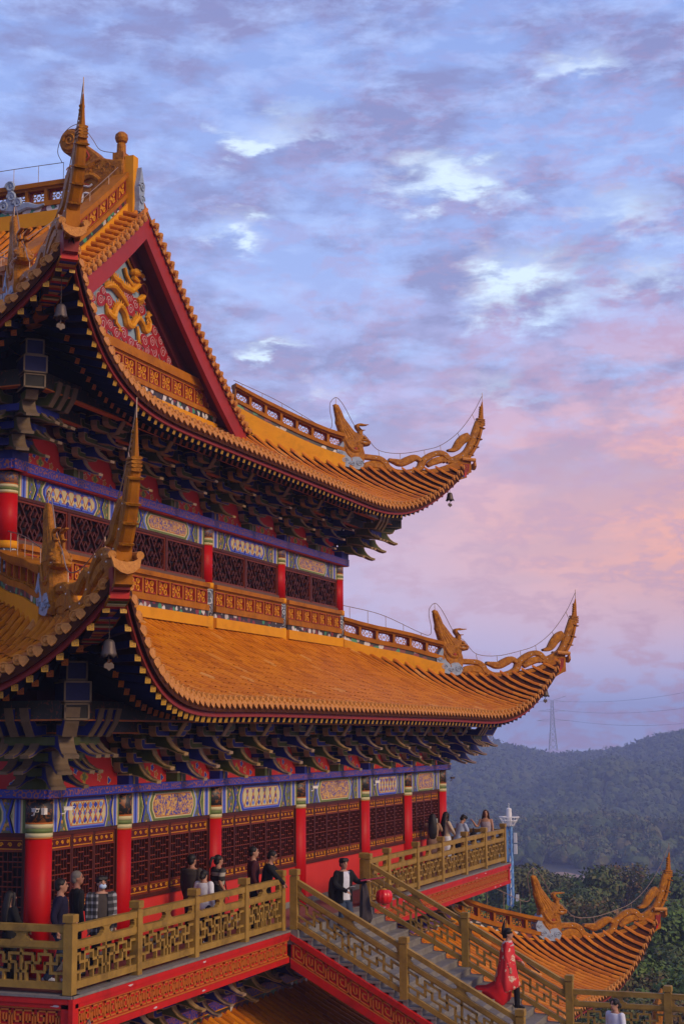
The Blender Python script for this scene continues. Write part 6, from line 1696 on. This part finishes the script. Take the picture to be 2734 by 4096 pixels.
# cloud deck coordinates
zz = k.math('ADD', k.math('MAXIMUM', Z, 0.), .13)
cmb = k.node('ShaderNodeCombineXYZ'); k.link(k.math('DIVIDE', X, zz), cmb.inputs[0]); k.link(k.math('DIVIDE', Y, zz), cmb.inputs[1])
cv = cmb.outputs[0]
n1 = k.noise(2.6, 7, .58, cv, .25); n2 = k.noise(1.1, 5, .55, cv, .4)
cmb2 = k.node('ShaderNodeCombineXYZ'); k.link(k.math('MULTIPLY', U, 8.5), cmb2.inputs[0]); k.link(k.math('MULTIPLY', V, 19.), cmb2.inputs[1])
n3 = k.noise(1.0, 8, .6, cmb2.outputs[0], .15)
n5 = k.noise(2.9, 8, .6, cmb2.outputs[0], .2)
n6 = k.noise(2.4, 9, .62, cmb2.outputs[0], .15)
gd = k.ramp(V, [(0., (.50, .56, .98)), (.03, (.46, .53, .98)), (.085, (.58, .48, .80)), (.14, (.70, .44, .60)), (.21, (.50, .44, .78)), (.31, (.35, .45, .88)), (.48, (.29, .40, .84)), (1., (.16, .25, .62))])
# warm glow low on the right
wr = k.math('MULTIPLY', k.ramp(k.math('ADD', U, .0), [(0., (0, 0, 0)), (.03, (.15, .15, .15)), (.13, (.7, .7, .7)), (.22, (1, 1, 1)), (.6, (1, 1, 1))]), k.ramp(V, [(.02, (.0, .0, .0)), (.055, (.30, .30, .30)), (.11, (1, 1, 1)), (.19, (.85, .85, .85)), (.26, (.3, .3, .3)), (.31, (0, 0, 0))]))
c = k.mix(k.math('MINIMUM', k.math('MULTIPLY', wr, k.math('MULTIPLY_ADD', n5, .4, .72)), 1.), gd, (.98, .38, .27))
# mauve cloud bands
mv = k.ramp(k.math('MULTIPLY_ADD', n3, .62, k.math('MULTIPLY', n1, .42)), [(.47, (0, 0, 0)), (.56, (.85, .85, .85))])
mv = k.math('MULTIPLY', mv, k.ramp(V, [(.05, (.0, .0, .0)), (.15, (.35, .35, .35)), (.23, (.95, .95, .95))]))
c = k.mix(mv, c, (.245, .225, .48))
pk = k.math('MULTIPLY', k.ramp(n5, [(.47, (0, 0, 0)), (.57, (.8, .8, .8)), (.67, (0, 0, 0))]), k.ramp(V, [(.1, (1, 1, 1)), (.36, (.6, .6, .6)), (.5, (.15, .15, .15))]))
c = k.mix(k.math('MULTIPLY', pk, k.math('MULTIPLY_ADD', U, 1.8, .5)), c, (.56, .29, .46))
# light puffs between the bands
pf = k.math('MULTIPLY', k.ramp(n6, [(.47, (0, 0, 0)), (.66, (.85, .85, .85))]), k.ramp(V, [(.15, (0, 0, 0)), (.24, (.8, .8, .8))]))
c = k.mix(pf, c, (.47, .60, 1.05))
# bright breaks, placed like the holes in the overcast
breaks = [(-.063, .402, .024, .95), (.080, .368, .038, 1.15), (-.068, .338, .024, .95), (.116, .308, .032, 1.1), (.166, .452, .026, .65), (-.048, .255, .020, .9), (.105, .285, .03, .5), (.19, .345, .04, .55), (.10, .225, .03, .4), (.21, .30, .03, .5), (.055, .38, .03, .4), (-.01, .225, .02, .4), (.14, .30, .05, .4), (-.03, .41, .03, .4)]
tot = None
wob = k.math('MULTIPLY', k.math('SUBTRACT', n5, .5), .10); wob2 = k.math('MULTIPLY', k.math('SUBTRACT', n6, .5), .09)
for (bu, bv, r_, a_) in breaks:
    du = k.math('DIVIDE', k.math('ADD', k.math('SUBTRACT', U, bu), wob), r_*.75); dv = k.math('DIVIDE', k.math('ADD', k.math('SUBTRACT', V, bv), wob2), r_*.40)
    g = k.math('MULTIPLY', k.math('EXPONENT', k.math('MULTIPLY', k.math('ADD', k.math('MULTIPLY', du, du), k.math('MULTIPLY', dv, dv)), -1.)), a_)
    tot = g if tot is None else k.math('ADD', tot, g)
br = k.math('ADD', tot, k.math('MULTIPLY', k.math('SUBTRACT', n6, .5), k.math('MULTIPLY_ADD', k.math('MINIMUM', tot, 1.), 1.15, .45)))
br = k.ramp(br, [(.05, (0, 0, 0)), (.40, (.33, .33, .33)), (.75, (.78, .78, .78)), (1.0, (1, 1, 1))])
c = k.mix(k.math('MINIMUM', br, 1.0), c, (.80, .95, 1.12))
bgs = k.n['Background']
mixs = k.mix(1., k.mix(1., sky.outputs[0], (.05, .05, .05), 'MULTIPLY'), c, 'ADD')
k.link(mixs, bgs.inputs[0]); bgs.inputs[1].default_value = SKYS
sd = bpy.data.lights.new('sun', 'SUN'); so = bpy.data.objects.new('sun', sd); COL.objects.link(so)
sd.energy = SUNE; sd.angle = R_(16); sd.color = (1, .74, .46)
so.rotation_euler = (-SUN_DIR).to_track_quat('-Z', 'Y').to_euler(); so.location = (0, 0, 60)
S.render.engine = 'CYCLES'; S.cycles.use_denoising = True
S.cycles.max_bounces = 6; S.cycles.diffuse_bounces = 3; S.cycles.glossy_bounces = 3; S.cycles.volume_bounces = 1
S.cycles.sample_clamp_indirect = 6
